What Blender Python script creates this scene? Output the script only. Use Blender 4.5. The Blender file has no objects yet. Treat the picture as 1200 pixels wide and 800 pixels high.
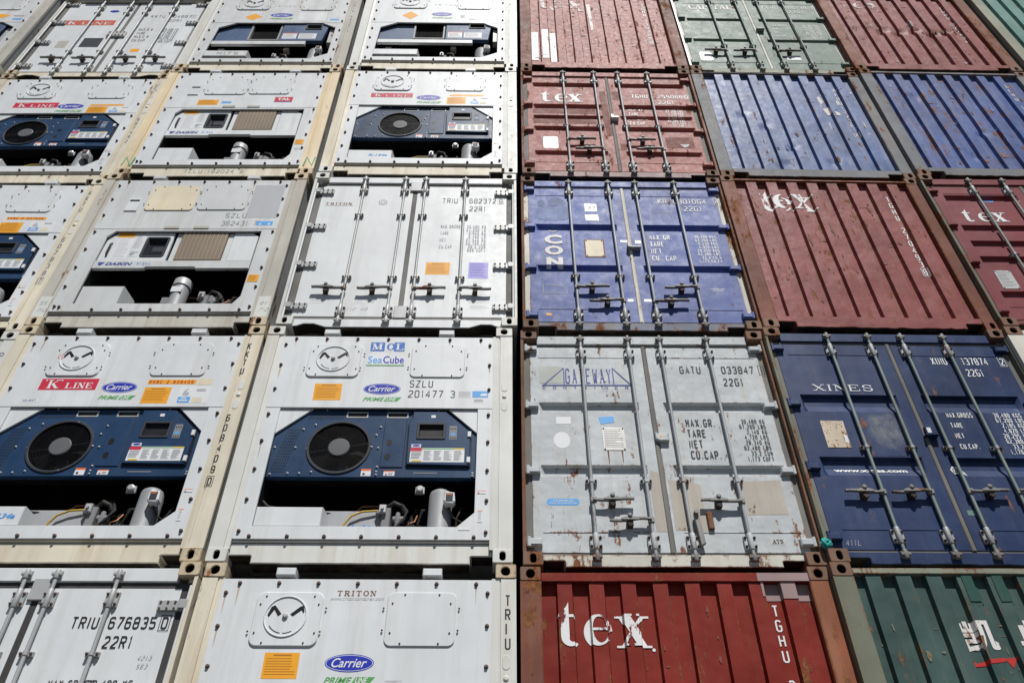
import bpy, bmesh, math, random
from mathutils import Vector, Matrix, noise
from mathutils.geometry import tessellate_polygon
random.seed(7)
scene = bpy.context.scene
COL = scene.collection
W, H, HW = 2.438, 2.591, 1.219
PITCH = 2.605
ZG = 2 * PITCH            # two layers of containers stand below the layer called 1
T = math.tau

# ---------------------------------------------------------------- materials
MATS = {}
def _n(nt, typ, **kw):
    n = nt.nodes.new(typ)
    for k, v in kw.items():
        if k in n.inputs: n.inputs[k].default_value = v
        else: setattr(n, k, v)
    return n
def _mix(nt, a, b, fac):
    m = nt.nodes.new('ShaderNodeMix'); m.data_type = 'RGBA'
    for sock, val in ((m.inputs[0], fac), (m.inputs[6], a), (m.inputs[7], b)):
        if isinstance(val, bpy.types.NodeSocket): nt.links.new(val, sock)
        elif isinstance(val, (int, float)): sock.default_value = val
        else: sock.default_value = (*val, 1)
    return m.outputs[2]
def _ramp(nt, src, lo, hi, a=0.0, b=1.0):
    r = nt.nodes.new('ShaderNodeMapRange')
    r.inputs[1].default_value = lo; r.inputs[2].default_value = hi
    r.inputs[3].default_value = a; r.inputs[4].default_value = b
    nt.links.new(src, r.inputs[0]); return r.outputs[0]
def _mul(nt, a, b, op='MULTIPLY'):
    m = nt.nodes.new('ShaderNodeMath'); m.operation = op
    for s, v in ((m.inputs[0], a), (m.inputs[1], b)):
        if isinstance(v, bpy.types.NodeSocket): nt.links.new(v, s)
        else: s.default_value = v
    return m.outputs[0]
def paint(name, col, rough=.5, dirt=.25, rust=.0, dirtcol=(.20, .15, .10), vary=.12, bump=.25,
          metal=0., chalk=0., spec=.22, scale=1., dent=.3, scratch=0., edge=None, chip=None, spot=None):
    """weathered paint: broad tone changes, vertical grime streaks, rust blooms, chips, dents in the sheet"""
    if name in MATS: return MATS[name]
    if edge is None: edge = .07 if rust >= .07 else 0
    m = bpy.data.materials.new(name); m.use_nodes = True; MATS[name] = m
    nt = m.node_tree; b = nt.nodes['Principled BSDF']
    geo = _n(nt, 'ShaderNodeNewGeometry'); pos = geo.outputs['Position']
    def nz(sc, det, ro, vec=pos):
        n = _n(nt, 'ShaderNodeTexNoise', Scale=sc * scale, Detail=det, Roughness=ro); nt.links.new(vec, n.inputs['Vector'])
        return n.outputs[0]
    low = nz(.9, 3, .6); mid = nz(9, 7, .7)
    mp = _n(nt, 'ShaderNodeMapping'); mp.inputs['Scale'].default_value = (7, 7, .45); nt.links.new(pos, mp.inputs[0])
    streak = nz(1., 6, .7, mp.outputs[0])
    dark = tuple(c * (1 - vary * 1.6) for c in col); lite = tuple(min(.92, c * (1 + vary) + vary * .02 + chalk) for c in col)
    c = _mix(nt, dark, lite, _ramp(nt, low, .32, .68))
    c = _mix(nt, c, lite, _mul(nt, _ramp(nt, mid, .55, .75), .5))
    if dirt:
        f = _mul(nt, _ramp(nt, streak, .46, .68), _ramp(nt, low, .25, .6))
        c = _mix(nt, c, dirtcol, _mul(nt, f, dirt))
        f2 = _ramp(nt, nz(30, 4, .6), .62, .8)
        c = _mix(nt, c, dirtcol, _mul(nt, f2, dirt * .6))
    r = None
    if scratch:
        mp2 = _n(nt, 'ShaderNodeMapping'); mp2.inputs['Scale'].default_value = (5, 5, 26); mp2.inputs['Rotation'].default_value = (.2, .3, 0); nt.links.new(pos, mp2.inputs[0])
        sc = _ramp(nt, nz(1., 8, .75, mp2.outputs[0]), .64, .70)
        c = _mix(nt, c, tuple(min(.8, x * 1.6 + .08) for x in col), _mul(nt, sc, scratch))
    if rust:
        t = .605 - .20 * rust
        mp3 = _n(nt, 'ShaderNodeMapping'); mp3.inputs['Scale'].default_value = (1, 1, .5); nt.links.new(pos, mp3.inputs[0])
        n1 = nz(4.2, 10, .76, mp3.outputs[0]); n2 = nz(1.1, 3, .5, mp.outputs[0])
        s = _mul(nt, _mul(nt, n1, .75), _mul(nt, n2, .25), 'ADD')
        if edge:
            bv = _n(nt, 'ShaderNodeBevel', Radius=.022); bv.samples = 4
            dt = _n(nt, 'ShaderNodeVectorMath'); dt.operation = 'DOT_PRODUCT'
            nt.links.new(bv.outputs[0], dt.inputs[0]); nt.links.new(geo.outputs['True Normal'], dt.inputs[1])
            s = _mul(nt, s, _ramp(nt, dt.outputs['Value'], .80, .995, edge, 0.), 'ADD')
        r = _ramp(nt, s, t, t + .035)
        rc = _mix(nt, (.085, .032, .016), (.30, .125, .05), _ramp(nt, nz(22, 5, .7), .35, .68))
        c = _mix(nt, c, rc, r)
    if spot:                                  # one chalky worn spot with soft, ragged edges
        mq = _n(nt, 'ShaderNodeMapping'); rx, rz = spot[1]; mq.inputs['Scale'].default_value = (1/rx, 0, 1/rz)
        mq.inputs['Location'].default_value = (-spot[0][0]/rx, 0, -spot[0][1]/rz); nt.links.new(pos, mq.inputs[0])
        ln = nt.nodes.new('ShaderNodeVectorMath'); ln.operation = 'LENGTH'; nt.links.new(mq.outputs[0], ln.inputs[0])
        f = _mul(nt, ln.outputs['Value'], _mul(nt, nz(9, 6, .7), 1.1), 'ADD')
        c = _mix(nt, c, spot[2], _mul(nt, _ramp(nt, f, 1.5, 1.05), _ramp(nt, nz(16, 6, .75), .3, .62)))
    if chip:
        mp4 = _n(nt, 'ShaderNodeMapping'); mp4.inputs['Scale'].default_value = (9, 9, 3.2); nt.links.new(pos, mp4.inputs[0])
        c = _mix(nt, c, chip[0], _ramp(nt, nz(1., 8, .7, mp4.outputs[0]), chip[1], chip[1] + .02))
    nt.links.new(c, b.inputs['Base Color'])
    ro = _ramp(nt, mid, .3, .7, max(.05, rough - .02), min(1, rough + .16))
    if r is not None: ro = _mul(nt, ro, _mul(nt, r, .3), 'ADD')
    nt.links.new(ro, b.inputs['Roughness'])
    b.inputs['Metallic'].default_value = metal
    b.inputs['Specular IOR Level'].default_value = spec
    if bump:
        bp = _n(nt, 'ShaderNodeBump', Strength=bump, Distance=.004); nt.links.new(mid, bp.inputs['Height'])
        bp2 = _n(nt, 'ShaderNodeBump', Strength=dent, Distance=.025); nt.links.new(nz(2.3, 2, .45), bp2.inputs['Height'])
        nt.links.new(bp2.outputs[0], bp.inputs['Normal']); nt.links.new(bp.outputs[0], b.inputs['Normal'])
    return m
def plain(name, col, rough=.5, metal=0., spec=.5):
    if name in MATS: return MATS[name]
    return paint(name, col, rough, dirt=.06, vary=.05, bump=0, metal=metal, spec=spec*.5)
M = {}
def P(k, *a, **kw): M[k] = paint(k, *a, **kw)
def Q(k, *a, **kw): M[k] = plain(k, *a, **kw)

# ---------------------------------------------------------------- mesh builder
def area(l): return sum(a[0]*b[1]-b[0]*a[1] for a, b in zip(l, l[1:]+l[:1]))/2
def inset(l, d):
    s = 1 if area(l) > 0 else -1; n = len(l); out = []
    for i in range(n):
        p0, p, p1 = Vector(l[i-1]), Vector(l[i]), Vector(l[(i+1) % n])
        a = (p-p0); c = (p1-p)
        if a.length < 1e-9 or c.length < 1e-9: out.append(tuple(p)); continue
        a.normalize(); c.normalize()
        n0 = Vector((-a.y, a.x))*s; n1 = Vector((-c.y, c.x))*s
        m = n0+n1; k = m.length
        if k < .2: out.append(tuple(p+n0*d)); continue
        m /= k; out.append(tuple(p+m*(d/max(.35, m.dot(n0)))))
    return out
def rect(x0, z0, x1, z1): return [(x0, z0), (x1, z0), (x1, z1), (x0, z1)]
def rrect(x0, z0, x1, z1, r, n=5):
    o = []
    for cx, cz, a in ((x1-r, z0+r, -90), (x1-r, z1-r, 0), (x0+r, z1-r, 90), (x0+r, z0+r, 180)):
        for i in range(n+1):
            t = math.radians(a+90*i/n); o.append((cx+r*math.cos(t), cz+r*math.sin(t)))
    return o
def ell(cx, cz, rx, rz=None, n=32, a0=0, a1=T):
    rz = rz or rx; full = abs(a1-a0-T) < 1e-6; k = n if full else n+1
    return [(cx+rx*math.cos(a0+(a1-a0)*i/n), cz+rz*math.sin(a0+(a1-a0)*i/n)) for i in range(k)]
# sightings of lettering and fittings were taken on the plane of the corner castings; WARP carries them back to the depth they lie at
WARP = None
def warp_for(D, c, r):
    X = POSE.get((c, r), (c*2.47-1.235, 0, 0))[0]; k = D/5.93
    return (1+k, k*(X-HW+.11), k*((r-1)*PITCH+3.157))
def wx(x, z): return (x*WARP[0]+WARP[1], z*WARP[0]+WARP[2]) if WARP else (x, z)
class MB:
    def __init__(s): s.v = []; s.f = []; s.m = []
    def face(s, pts, mi=0):
        i = len(s.v); s.v += [tuple(p) for p in pts]; s.f.append(tuple(range(i, i+len(pts)))); s.m.append(mi)
    def poly(s, loops, y, mi=0):
        if isinstance(loops[0][0], (int, float)): loops = [loops]
        if len(loops) == 1 and len(loops[0]) <= 4: s.face([(x, y, z) for x, z in loops[0]], mi); return
        flat = [p for l in loops for p in l]; i = len(s.v)
        s.v += [(x, y, z) for x, z in flat]
        for t in tessellate_polygon([[Vector((x, z, 0)) for x, z in l] for l in loops]):
            s.f.append(tuple(i+k for k in t)); s.m.append(mi)
    def wall(s, l0, y0, l1, y1, mi=0):
        n = len(l0); i = len(s.v)
        s.v += [(x, y0, z) for x, z in l0]+[(x, y1, z) for x, z in l1]
        for k in range(n):
            j = (k+1) % n; s.f.append((i+k, i+j, i+n+j, i+n+k)); s.m.append(mi)
    def plate(s, loops, y0, y1, b=0., mi=0, back=False):
        """front face at y0 (with holes after the first loop), edges running back to y1, b = bevel of the front edge"""
        if isinstance(loops[0][0], (int, float)): loops = [loops]
        fl = []
        for k, l in enumerate(loops):
            if b:
                i = inset(l, b if k == 0 else -b); s.wall(i, y0, l, y0+b, mi); s.wall(l, y0+b, l, y1, mi); fl.append(i)
            else: s.wall(l, y0, l, y1, mi); fl.append(l)
        s.poly(fl, y0, mi)
        if back: s.poly(loops, y1, mi)
    def box(s, x0, x1, y0, y1, z0, z1, b=0., mi=0): s.plate(rect(x0, z0, x1, z1), y0, y1, b, mi, True)
    def lathe(s, prof, c, axis='y', n=24, mi=0):
        """prof = (radius, height along axis)"""
        rings = []
        for r, h in prof:
            i = len(s.v)
            for k in range(n):
                a = T*k/n; u, w = r*math.cos(a), r*math.sin(a)
                p = (u, h, w) if axis == 'y' else (u, w, h) if axis == 'z' else (h, u, w)
                s.v.append((c[0]+p[0], c[1]+p[1], c[2]+p[2]))
            rings.append(i)
        for a, b2 in zip(rings, rings[1:]):
            for k in range(n):
                j = (k+1) % n; s.f.append((a+k, a+j, b2+j, b2+k)); s.m.append(mi)
        for q in (rings[0], rings[-1]): s.f.append(tuple(range(q, q+n))); s.m.append(mi)
    def tube(s, pts, r, n=8, mi=0):
        pts = [Vector(p) for p in pts]; rings = []
        for i, p in enumerate(pts):
            d = (pts[min(i+1, len(pts)-1)]-pts[max(i-1, 0)]).normalized()
            u = d.cross(Vector((0, 0, 1))) if abs(d.z) < .95 else d.cross(Vector((0, 1, 0)))
            u.normalize(); w = d.cross(u); q = len(s.v)
            for k in range(n):
                a = T*k/n; s.v.append(tuple(p+u*(r*math.cos(a))+w*(r*math.sin(a))))
            rings.append(q)
        for a, b2 in zip(rings, rings[1:]):
            for k in range(n):
                j = (k+1) % n; s.f.append((a+k, a+j, b2+j, b2+k)); s.m.append(mi)
        for q in (rings[0], rings[-1]): s.f.append(tuple(range(q, q+n))); s.m.append(mi)
    def mesh(s, name, mats, shift=True, smooth=None, surf=None, cuts=(), off=.0016, under=None):
        me = bpy.data.meshes.new(name)
        me.from_pydata(s.v, [], s.f)
        for m in (mats if isinstance(mats, (list, tuple)) else [mats]): me.materials.append(m)
        for p, i in zip(me.polygons, s.m): p.material_index = i
        bm = bmesh.new(); bm.from_mesh(me)
        if WARP and shift:
            for v in bm.verts: v.co.x, v.co.z = wx(v.co.x, v.co.z)
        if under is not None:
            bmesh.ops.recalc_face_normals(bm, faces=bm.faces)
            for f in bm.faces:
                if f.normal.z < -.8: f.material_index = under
        if surf:
            for ax, val in cuts:
                no = (1, 0, 0) if ax == 'x' else (0, 0, 1); co = (val, 0, 0) if ax == 'x' else (0, 0, val)
                bmesh.ops.bisect_plane(bm, geom=bm.verts[:]+bm.edges[:]+bm.faces[:], plane_co=co, plane_no=no, dist=1e-6)
            for v in bm.verts: v.co.y += surf(v.co.x, v.co.z)-off
        if shift:
            for v in bm.verts: v.co.x -= HW
        if not surf: bmesh.ops.recalc_face_normals(bm, faces=bm.faces)
        bm.to_mesh(me); bm.free()
        if smooth:
            me.polygons.foreach_set('use_smooth', [True]*len(me.polygons)); me.set_sharp_from_angle(angle=math.radians(smooth))
        return me
def add(name, me, parent=None, loc=(0, 0, 0), label=None):
    o = bpy.data.objects.new(name, me); COL.objects.link(o); o.location = loc
    if parent: o.parent = parent
    if label: o['label'] = label
    return o
def part(name, mb, mats, parent, label=None, **kw): return add(name, mb.mesh(name, mats, **kw), parent, (0, 0, 0), label)
CACHE = {}
def cached(key, fn):
    if key not in CACHE: CACHE[key] = fn()
    return CACHE[key]
def L(x, y, z): return (x-HW, y, z)

def words_of(mb):
    """splits lettering into the words and columns that stand apart"""
    n = len(mb.f); bx = []
    for f in mb.f:
        xs = [mb.v[i][0] for i in f]; zs = [mb.v[i][2] for i in f]; bx.append((min(xs), max(xs), min(zs), max(zs), max(max(xs)-min(xs), max(zs)-min(zs))))
    par = list(range(n))
    def fd(i):
        while par[i] != i: par[i] = par[par[i]]; i = par[i]
        return i
    for i in range(n):
        a = bx[i]
        for j in range(i):
            q = bx[j]; g = max(a[0]-q[1], q[0]-a[1], 0)**2+max(a[2]-q[3], q[2]-a[3], 0)**2
            if g <= max(.02, .48*max(a[4], q[4]))**2:
                ra, rb = fd(i), fd(j)
                if ra != rb: par[ra] = rb
    gr = {}
    for i in range(n): gr.setdefault(fd(i), []).append(i)
    if len(gr) > 14: return [mb]
    out = []
    for ids in gr.values():
        m = MB()
        for i in ids: k = len(m.v); m.v += [mb.v[q] for q in mb.f[i]]; m.f.append(tuple(range(k, k+len(mb.f[i])))); m.m.append(mb.m[i])
        out.append(m)
    return out

# ---------------------------------------------------------------- lettering
a_, b_ = .24, .13
GL = {'0': [[(a_, 0), (1-a_, 0), (1, b_), (1, 1-b_), (1-a_, 1), (a_, 1), (0, 1-b_), (0, b_), (a_, 0)]],
 '1': [[(.5, 0), (.5, 1), (.2, .84)]], '2': [[(0, .86), (a_, 1), (1-a_, 1), (1, 1-b_), (1, .62), (0, .12), (0, 0), (1, 0)]],
 '3': [[(0, .9), (a_, 1), (1-a_, 1), (1, 1-b_), (1, .6), (.8, .52), (1, .44), (1, b_), (1-a_, 0), (a_, 0), (0, .1)], [(.8, .52), (.35, .52)]],
 '4': [[(.75, 0), (.75, 1), (0, .3), (1, .3)]],
 '5': [[(1, 1), (0, 1), (0, .56), (1-a_, .56), (1, .46), (1, b_), (1-a_, 0), (a_, 0), (0, .1)]],
 '6': [[(1, .88), (1-a_, 1), (a_, 1), (0, 1-b_), (0, b_), (a_, 0), (1-a_, 0), (1, b_), (1, .45), (1-a_, .56), (0, .56)]],
 '7': [[(0, 1), (1, 1), (.35, 0)]],
 '8': [[(a_, 0), (1-a_, 0), (1, b_), (1, .44), (.85, .52), (1, .6), (1, 1-b_), (1-a_, 1), (a_, 1), (0, 1-b_), (0, .6), (.15, .52), (0, .44), (0, b_), (a_, 0)], [(.15, .52), (.85, .52)]],
 'A': [[(0, 0), (.5, 1), (1, 0)], [(.2, .32), (.8, .32)]],
 'B': [[(0, 0), (0, 1), (1-a_, 1), (1, 1-b_), (1, .6), (.8, .52), (1, .44), (1, b_), (1-a_, 0), (0, 0)], [(0, .52), (.8, .52)]],
 'C': [[(1, .86), (1-a_, 1), (a_, 1), (0, 1-b_), (0, b_), (a_, 0), (1-a_, 0), (1, .14)]],
 'D': [[(0, 0), (0, 1), (1-a_, 1), (1, 1-b_), (1, b_), (1-a_, 0), (0, 0)]],
 'E': [[(1, 1), (0, 1), (0, 0), (1, 0)], [(0, .52), (.8, .52)]], 'F': [[(1, 1), (0, 1), (0, 0)], [(0, .52), (.8, .52)]],
 'G': [[(1, .86), (1-a_, 1), (a_, 1), (0, 1-b_), (0, b_), (a_, 0), (1-a_, 0), (1, .14), (1, .48), (.55, .48)]],
 'H': [[(0, 0), (0, 1)], [(1, 0), (1, 1)], [(0, .52), (1, .52)]], 'I': [[(.5, 0), (.5, 1)]],
 'J': [[(1, 1), (1, b_), (1-a_, 0), (a_, 0), (0, .14)]], 'K': [[(0, 0), (0, 1)], [(1, 1), (0, .42)], [(.3, .58), (1, 0)]],
 'L': [[(0, 1), (0, 0), (1, 0)]], 'M': [[(0, 0), (0, 1), (.5, .4), (1, 1), (1, 0)]], 'N': [[(0, 0), (0, 1), (1, 0), (1, 1)]],
 'P': [[(0, 0), (0, 1), (1-a_, 1), (1, 1-b_), (1, .58), (1-a_, .47), (0, .47)]],
 'R': [[(0, 0), (0, 1), (1-a_, 1), (1, 1-b_), (1, .6), (1-a_, .5), (0, .5)], [(.5, .5), (1, 0)]],
 'S': [[(1, .86), (1-a_, 1), (a_, 1), (0, 1-b_), (0, .62), (a_, .53), (1-a_, .47), (1, .38), (1, b_), (1-a_, 0), (a_, 0), (0, .14)]],
 'T': [[(0, 1), (1, 1)], [(.5, 1), (.5, 0)]], 'U': [[(0, 1), (0, b_), (a_, 0), (1-a_, 0), (1, b_), (1, 1)]],
 'V': [[(0, 1), (.5, 0), (1, 1)]], 'W': [[(0, 1), (.25, 0), (.5, .7), (.75, 0), (1, 1)]], 'X': [[(0, 0), (1, 1)], [(0, 1), (1, 0)]],
 'Y': [[(0, 1), (.5, .5), (1, 1)], [(.5, .5), (.5, 0)]], 'Z': [[(0, 1), (1, 1), (0, 0), (1, 0)]],
 '.': [[(.3, 0), (.3, .1)]], ',': [[(.35, .1), (.2, -.12)]], '-': [[(.1, .5), (.9, .5)]], '/': [[(0, 0), (1, 1)]], '#': []}
GL['9'] = [[(1-x, 1-y) for x, y in GL['6'][0]]]; GL['O'] = GL['0']; GL['Q'] = GL['0']+[[(.6, .25), (1, -.05)]]
NARROW = {'1': .6, 'I': .25, '.': .35, ',': .35}
def ribbon(pts, w):
    """list of quads along a polyline, w = width or list of widths"""
    n = len(pts); closed = (pts[0] == pts[-1]); V = [Vector(p) for p in pts]; ws = w if isinstance(w, list) else [w]*n
    Lf, Rt = [], []
    for i in range(n):
        p = V[i]
        d0 = (p-V[i-1]) if i else ((p-V[-2]) if closed else None)
        d1 = (V[i+1]-p) if i < n-1 else ((V[1]-p) if closed else None)
        d0 = d0 or d1; d1 = d1 or d0; d0 = d0.normalized(); d1 = d1.normalized()
        n0 = Vector((-d0.y, d0.x)); n1 = Vector((-d1.y, d1.x)); m = n0+n1
        if m.length < .3: m = n1.copy()
        m.normalize(); k = ws[i]/2/max(.5, m.dot(n1))
        Lf.append(p+m*k); Rt.append(p-m*k)
    return [[tuple(Lf[i]), tuple(Rt[i]), tuple(Rt[i+1]), tuple(Lf[i+1])] for i in range(n-1)]
def stroke_text(mb, s, x, z, h, cw=None, gap=None, th=None, y=0., mi=0, slant=0., box=False):
    """stencil-like container lettering, (x, z) = lower left corner; returns the end x"""
    cw = cw or h*.42; gap = gap if gap is not None else cw*.42; th = th or h*.13; x0 = x
    iw, ih = cw-th, h-th
    for ch in s:
        if ch == ' ': x += cw*.8+gap; continue
        k = NARROW.get(ch, 1.)*iw
        for q, pl in enumerate(GL.get(ch, [])):
            pts = [(x+th/2+px*k+slant*(pz*ih), z+th/2+pz*ih) for px, pz in pl]
            for f in ribbon(pts, th): mb.face([(u, y-q*.0003, w) for u, w in f], mi)
        x += k+th+gap
    x -= gap
    if box:
        g = h*.14; l = [(x0-g, z-g), (x+g, z-g), (x+g, z+h+g), (x0-g, z+h+g), (x0-g, z-g)]
        for f in ribbon(l, th*.45): mb.face([(u, y, w) for u, w in f], mi)
    return x
def arc(cx, cz, rx, rz, a0, a1, n=18):
    return [(cx+rx*math.cos(math.radians(a0+(a1-a0)*i/n)), cz+rz*math.sin(math.radians(a0+(a1-a0)*i/n))) for i in range(n+1)]
# roman letters: (strokes with weight, serif spots), unit box
def _o(): return ([(arc(.5, .5, .42, .47, 0, 360, 28)+[], 'o')], [])
SG = {'K': ([([(.2, 0), (.2, 1)], 'T'), ([(.82, 1), (.3, .42)], 't'), ([(.42, .55), (.85, 0)], 'T')], [(.2, 0), (.2, 1), (.82, 1), (.85, 0)]),
 'L': ([([(.22, 0), (.22, 1)], 'T'), ([(.1, .03), (.9, .03)], 't'), ([(.9, 0), (.92, .28)], 't')], [(.22, 1), (.22, 0)]),
 'I': ([([(.5, 0), (.5, 1)], 'T')], [(.5, 0), (.5, 1)]),
 'N': ([([(.16, 0), (.16, 1)], 't'), ([(.16, 1), (.84, 0)], 'T'), ([(.84, 0), (.84, 1)], 't')], [(.16, 0), (.12, 1), (.84, 1)]),
 'E': ([([(.22, 0), (.22, 1)], 'T'), ([(.1, .97), (.86, .97)], 't'), ([(.1, .03), (.9, .03)], 't'), ([(.22, .52), (.64, .52)], 't'), ([(.88, 1), (.88, .74)], 't'), ([(.92, 0), (.92, .28)], 't'), ([(.65, .4), (.65, .64)], 't')], []),
 'X': ([([(.12, 1), (.88, 0)], 'T'), ([(.86, 1), (.14, 0)], 't')], [(.12, 1), (.88, 0), (.86, 1), (.14, 0)]),
 'S': ([(arc(.5, .73, .32, .24, 20, 230, 14)+arc(.5, .27, .34, .25, 60, -160, 14), 'm'), ([(.82, .66), (.82, .96)], 't'), ([(.16, .04), (.16, .34)], 't')], []),
 'T': ([([(.5, 0), (.5, 1)], 'T'), ([(.06, .96), (.94, .96)], 't'), ([(.06, 1), (.06, .74)], 't'), ([(.94, 1), (.94, .74)], 't')], [(.5, 0)]),
 'R': ([([(.2, 0), (.2, 1)], 'T'), ([(.2, .96)]+arc(.52, .74, .28, .22, 90, -90, 10)+[(.2, .52)], 'm'), ([(.48, .52), (.86, 0)], 'T')], [(.2, 0), (.2, 1), (.88, 0)]),
 'P': ([([(.22, 0), (.22, 1)], 'T'), ([(.22, .96)]+arc(.52, .73, .3, .23, 90, -90, 10)+[(.22, .5)], 'm')], [(.22, 0), (.22, 1)]),
 'A': ([([(.1, 0), (.5, 1)], 't'), ([(.5, 1), (.86, 0)], 'T'), ([(.24, .34), (.72, .34)], 't')], [(.1, 0), (.86, 0)]),
 'M': ([([(.12, 0), (.12, 1)], 't'), ([(.12, 1), (.5, .1)], 'T'), ([(.5, .1), (.86, 1)], 't'), ([(.86, 1), (.86, 0)], 'T')], [(.12, 0), (.12, 1), (.86, 1), (.86, 0)]),
 'C': ([(arc(.54, .5, .4, .48, 40, 320, 22), 'm'), ([(.86, .62), (.86, .98)], 't')], []),
 'O': ([(arc(.5, .5, .4, .47, 0, 360, 28), 'm')], []),
 'G': ([(arc(.54, .5, .4, .48, 40, 320, 22), 'm'), ([(.86, .1), (.86, .45)], 'T')], [(.84, .45)]),
 'Y': ([([(.1, 1), (.5, .45)], 'T'), ([(.9, 1), (.5, .45)], 't'), ([(.5, .45), (.5, 0)], 'T')], [(.1, 1), (.9, 1), (.5, 0)]),
 'W': ([([(.05, 1), (.28, 0)], 'T'), ([(.28, 0), (.5, .9)], 't'), ([(.5, .9), (.72, 0)], 'T'), ([(.72, 0), (.95, 1)], 't')], [(.05, 1), (.95, 1)]),
 '.': ([([(.4, 0), (.4, .16)], 'T')], []), '"': ([([(.3, .78), (.3, 1)], 't'), ([(.7, .78), (.7, 1)], 't')], [])}
SGW = {'I': .5, '.': .3, '"': .35, 'M': 1.25, 'W': 1.3}
def serif_text(mb, s, x, z, h, cw, gap, thick=.2, thin=.07, y=0., mi=0, slant=0., big=None):
    for i, ch in enumerate(s):
        if ch == ' ': x += cw*.6; continue
        hh = h*(big if (big and i in (0, 1) and ch != '"') else 1) if big else h
        w = cw*SGW.get(ch, 1.)*(hh/h); st, se = SG.get(ch, ([], []))
        for q, (pl, wt) in enumerate(st):
            pts = [(x+px*w+slant*pz*hh, z+pz*hh) for px, pz in pl]
            if wt == 'm':
                n = len(pts); wl = []
                for k in range(n):
                    p0, p1 = Vector(pts[max(0, k-1)]), Vector(pts[min(n-1, k+1)]); d = (p1-p0).normalized()
                    wl.append(hh*(thin+(thick-thin)*abs(d.y)**1.3))
                rb = ribbon(pts, wl)
            else: rb = ribbon(pts, hh*(thick if wt == 'T' else thin))
            for f in rb: mb.face([(u, y-q*.0003, v) for u, v in f], mi)
        for q, (px, pz) in enumerate(se):
            cz = z+(pz*(1-thin)+thin/2)*hh; cx = x+px*w+slant*pz*hh; r = hh*(thick*.5+.11)
            for f in ribbon([(cx-r, cz), (cx+r, cz)], hh*thin): mb.face([(u, y-.0012-q*.0003, v) for u, v in f], mi)
        x += w+gap
    return x-gap
def tex_word(mb, xt, z, xh, ex, xx, y=0., mi=0, worn=False):
    """the bold roman lower-case wordmark; xt, ex, xx = left edges of t, e, x; xh = x-height"""
    def F(l, q=0):
        for f in l: mb.face([(u, y-q*.0003, v) for u, v in f], mi)
    s = xh
    # t
    st = [(xt+.25*s, z+1.0*s), (xt+.25*s, z+.3*s)]+[(xt+(.45-.2*math.cos(math.radians(k)))*s, z+(.25-.2*math.sin(math.radians(k)))*s) for k in range(15, 151, 15)]
    wl = [.26*s, .26*s]+[(.26-.2*k/10)*s for k in range(1, 11)]
    F(ribbon(st, wl)); F([[(xt-.02*s, z+.93*s), (xt+.16*s, z+1.08*s), (xt+.30*s, z+1.22*s), (xt+.38*s, z+1.38*s), (xt+.38*s, z+.93*s)]], 1); F(ribbon([(xt, z+.94*s), (xt+.58*s, z+.94*s)], .09*s), 2)
    # e
    c = (ex+.4*s, z+.5*s); pts = []; wl = []
    for k in range(33):
        a = math.radians(2+k*10.2)
        pts.append((c[0]+.33*s*math.cos(a), c[1]+.45*s*math.sin(a))); wl.append(s*(.07+.2*max(0, -math.cos(a-.15))**1.2+(.10 if k < 5 else 0)))
    F(ribbon(pts, wl)); F(ribbon([(ex+.12*s, z+.52*s), (ex+.74*s, z+.52*s)], .08*s), 1)
    # x
    F([[(xx+.06*s, z+s), (xx+.40*s, z+s), (xx+.93*s, z), (xx+.59*s, z)]]); F(ribbon([(xx+.82*s, z+.97*s), (xx+.16*s, z+.03*s)], .1*s), 1)
    for q, (u, v, r) in enumerate(((.22, .965, .26), (.82, .965, .2), (.17, .035, .2), (.76, .035, .28))):
        F(ribbon([(xx+(u-r)*s, z+v*s), (xx+(u+r)*s, z+v*s)], .07*s), 2+q)
def curve_polys(body, size, bold=0., shear=0.):
    """outline text with the built-in font -> (verts2d, tris)"""
    def mk():
        cu = bpy.data.curves.new('t', 'FONT'); cu.body = body; cu.size = size; cu.offset = bold; cu.shear = shear; cu.resolution_u = 3
        ob = bpy.data.objects.new('t', cu); COL.objects.link(ob); dg = bpy.context.evaluated_depsgraph_get(); dg.update()
        me = bpy.data.meshes.new_from_object(ob.evaluated_get(dg)); r = ([tuple(v.co[:2]) for v in me.vertices], [tuple(p.vertices) for p in me.polygons])
        bpy.data.objects.remove(ob); bpy.data.curves.remove(cu); bpy.data.meshes.remove(me); return r
    return cached(('c', body, size, bold, shear), mk)
def font_text(mb, body, x0, z0, x1, z1, y=0., mi=0, bold=0., shear=0.):
    """text stretched into the given rectangle"""
    V, F = curve_polys(body, 1., bold, shear)
    if not V: return
    ax, bx = min(v[0] for v in V), max(v[0] for v in V); az, bz = min(v[1] for v in V), max(v[1] for v in V)
    i = len(mb.v); mb.v += [(x0+(u-ax)/(bx-ax)*(x1-x0), y, z0+(w-az)/(bz-az)*(z1-z0)) for u, w in V]
    for f in F: mb.f.append(tuple(i+k for k in f)); mb.m.append(mi)

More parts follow.
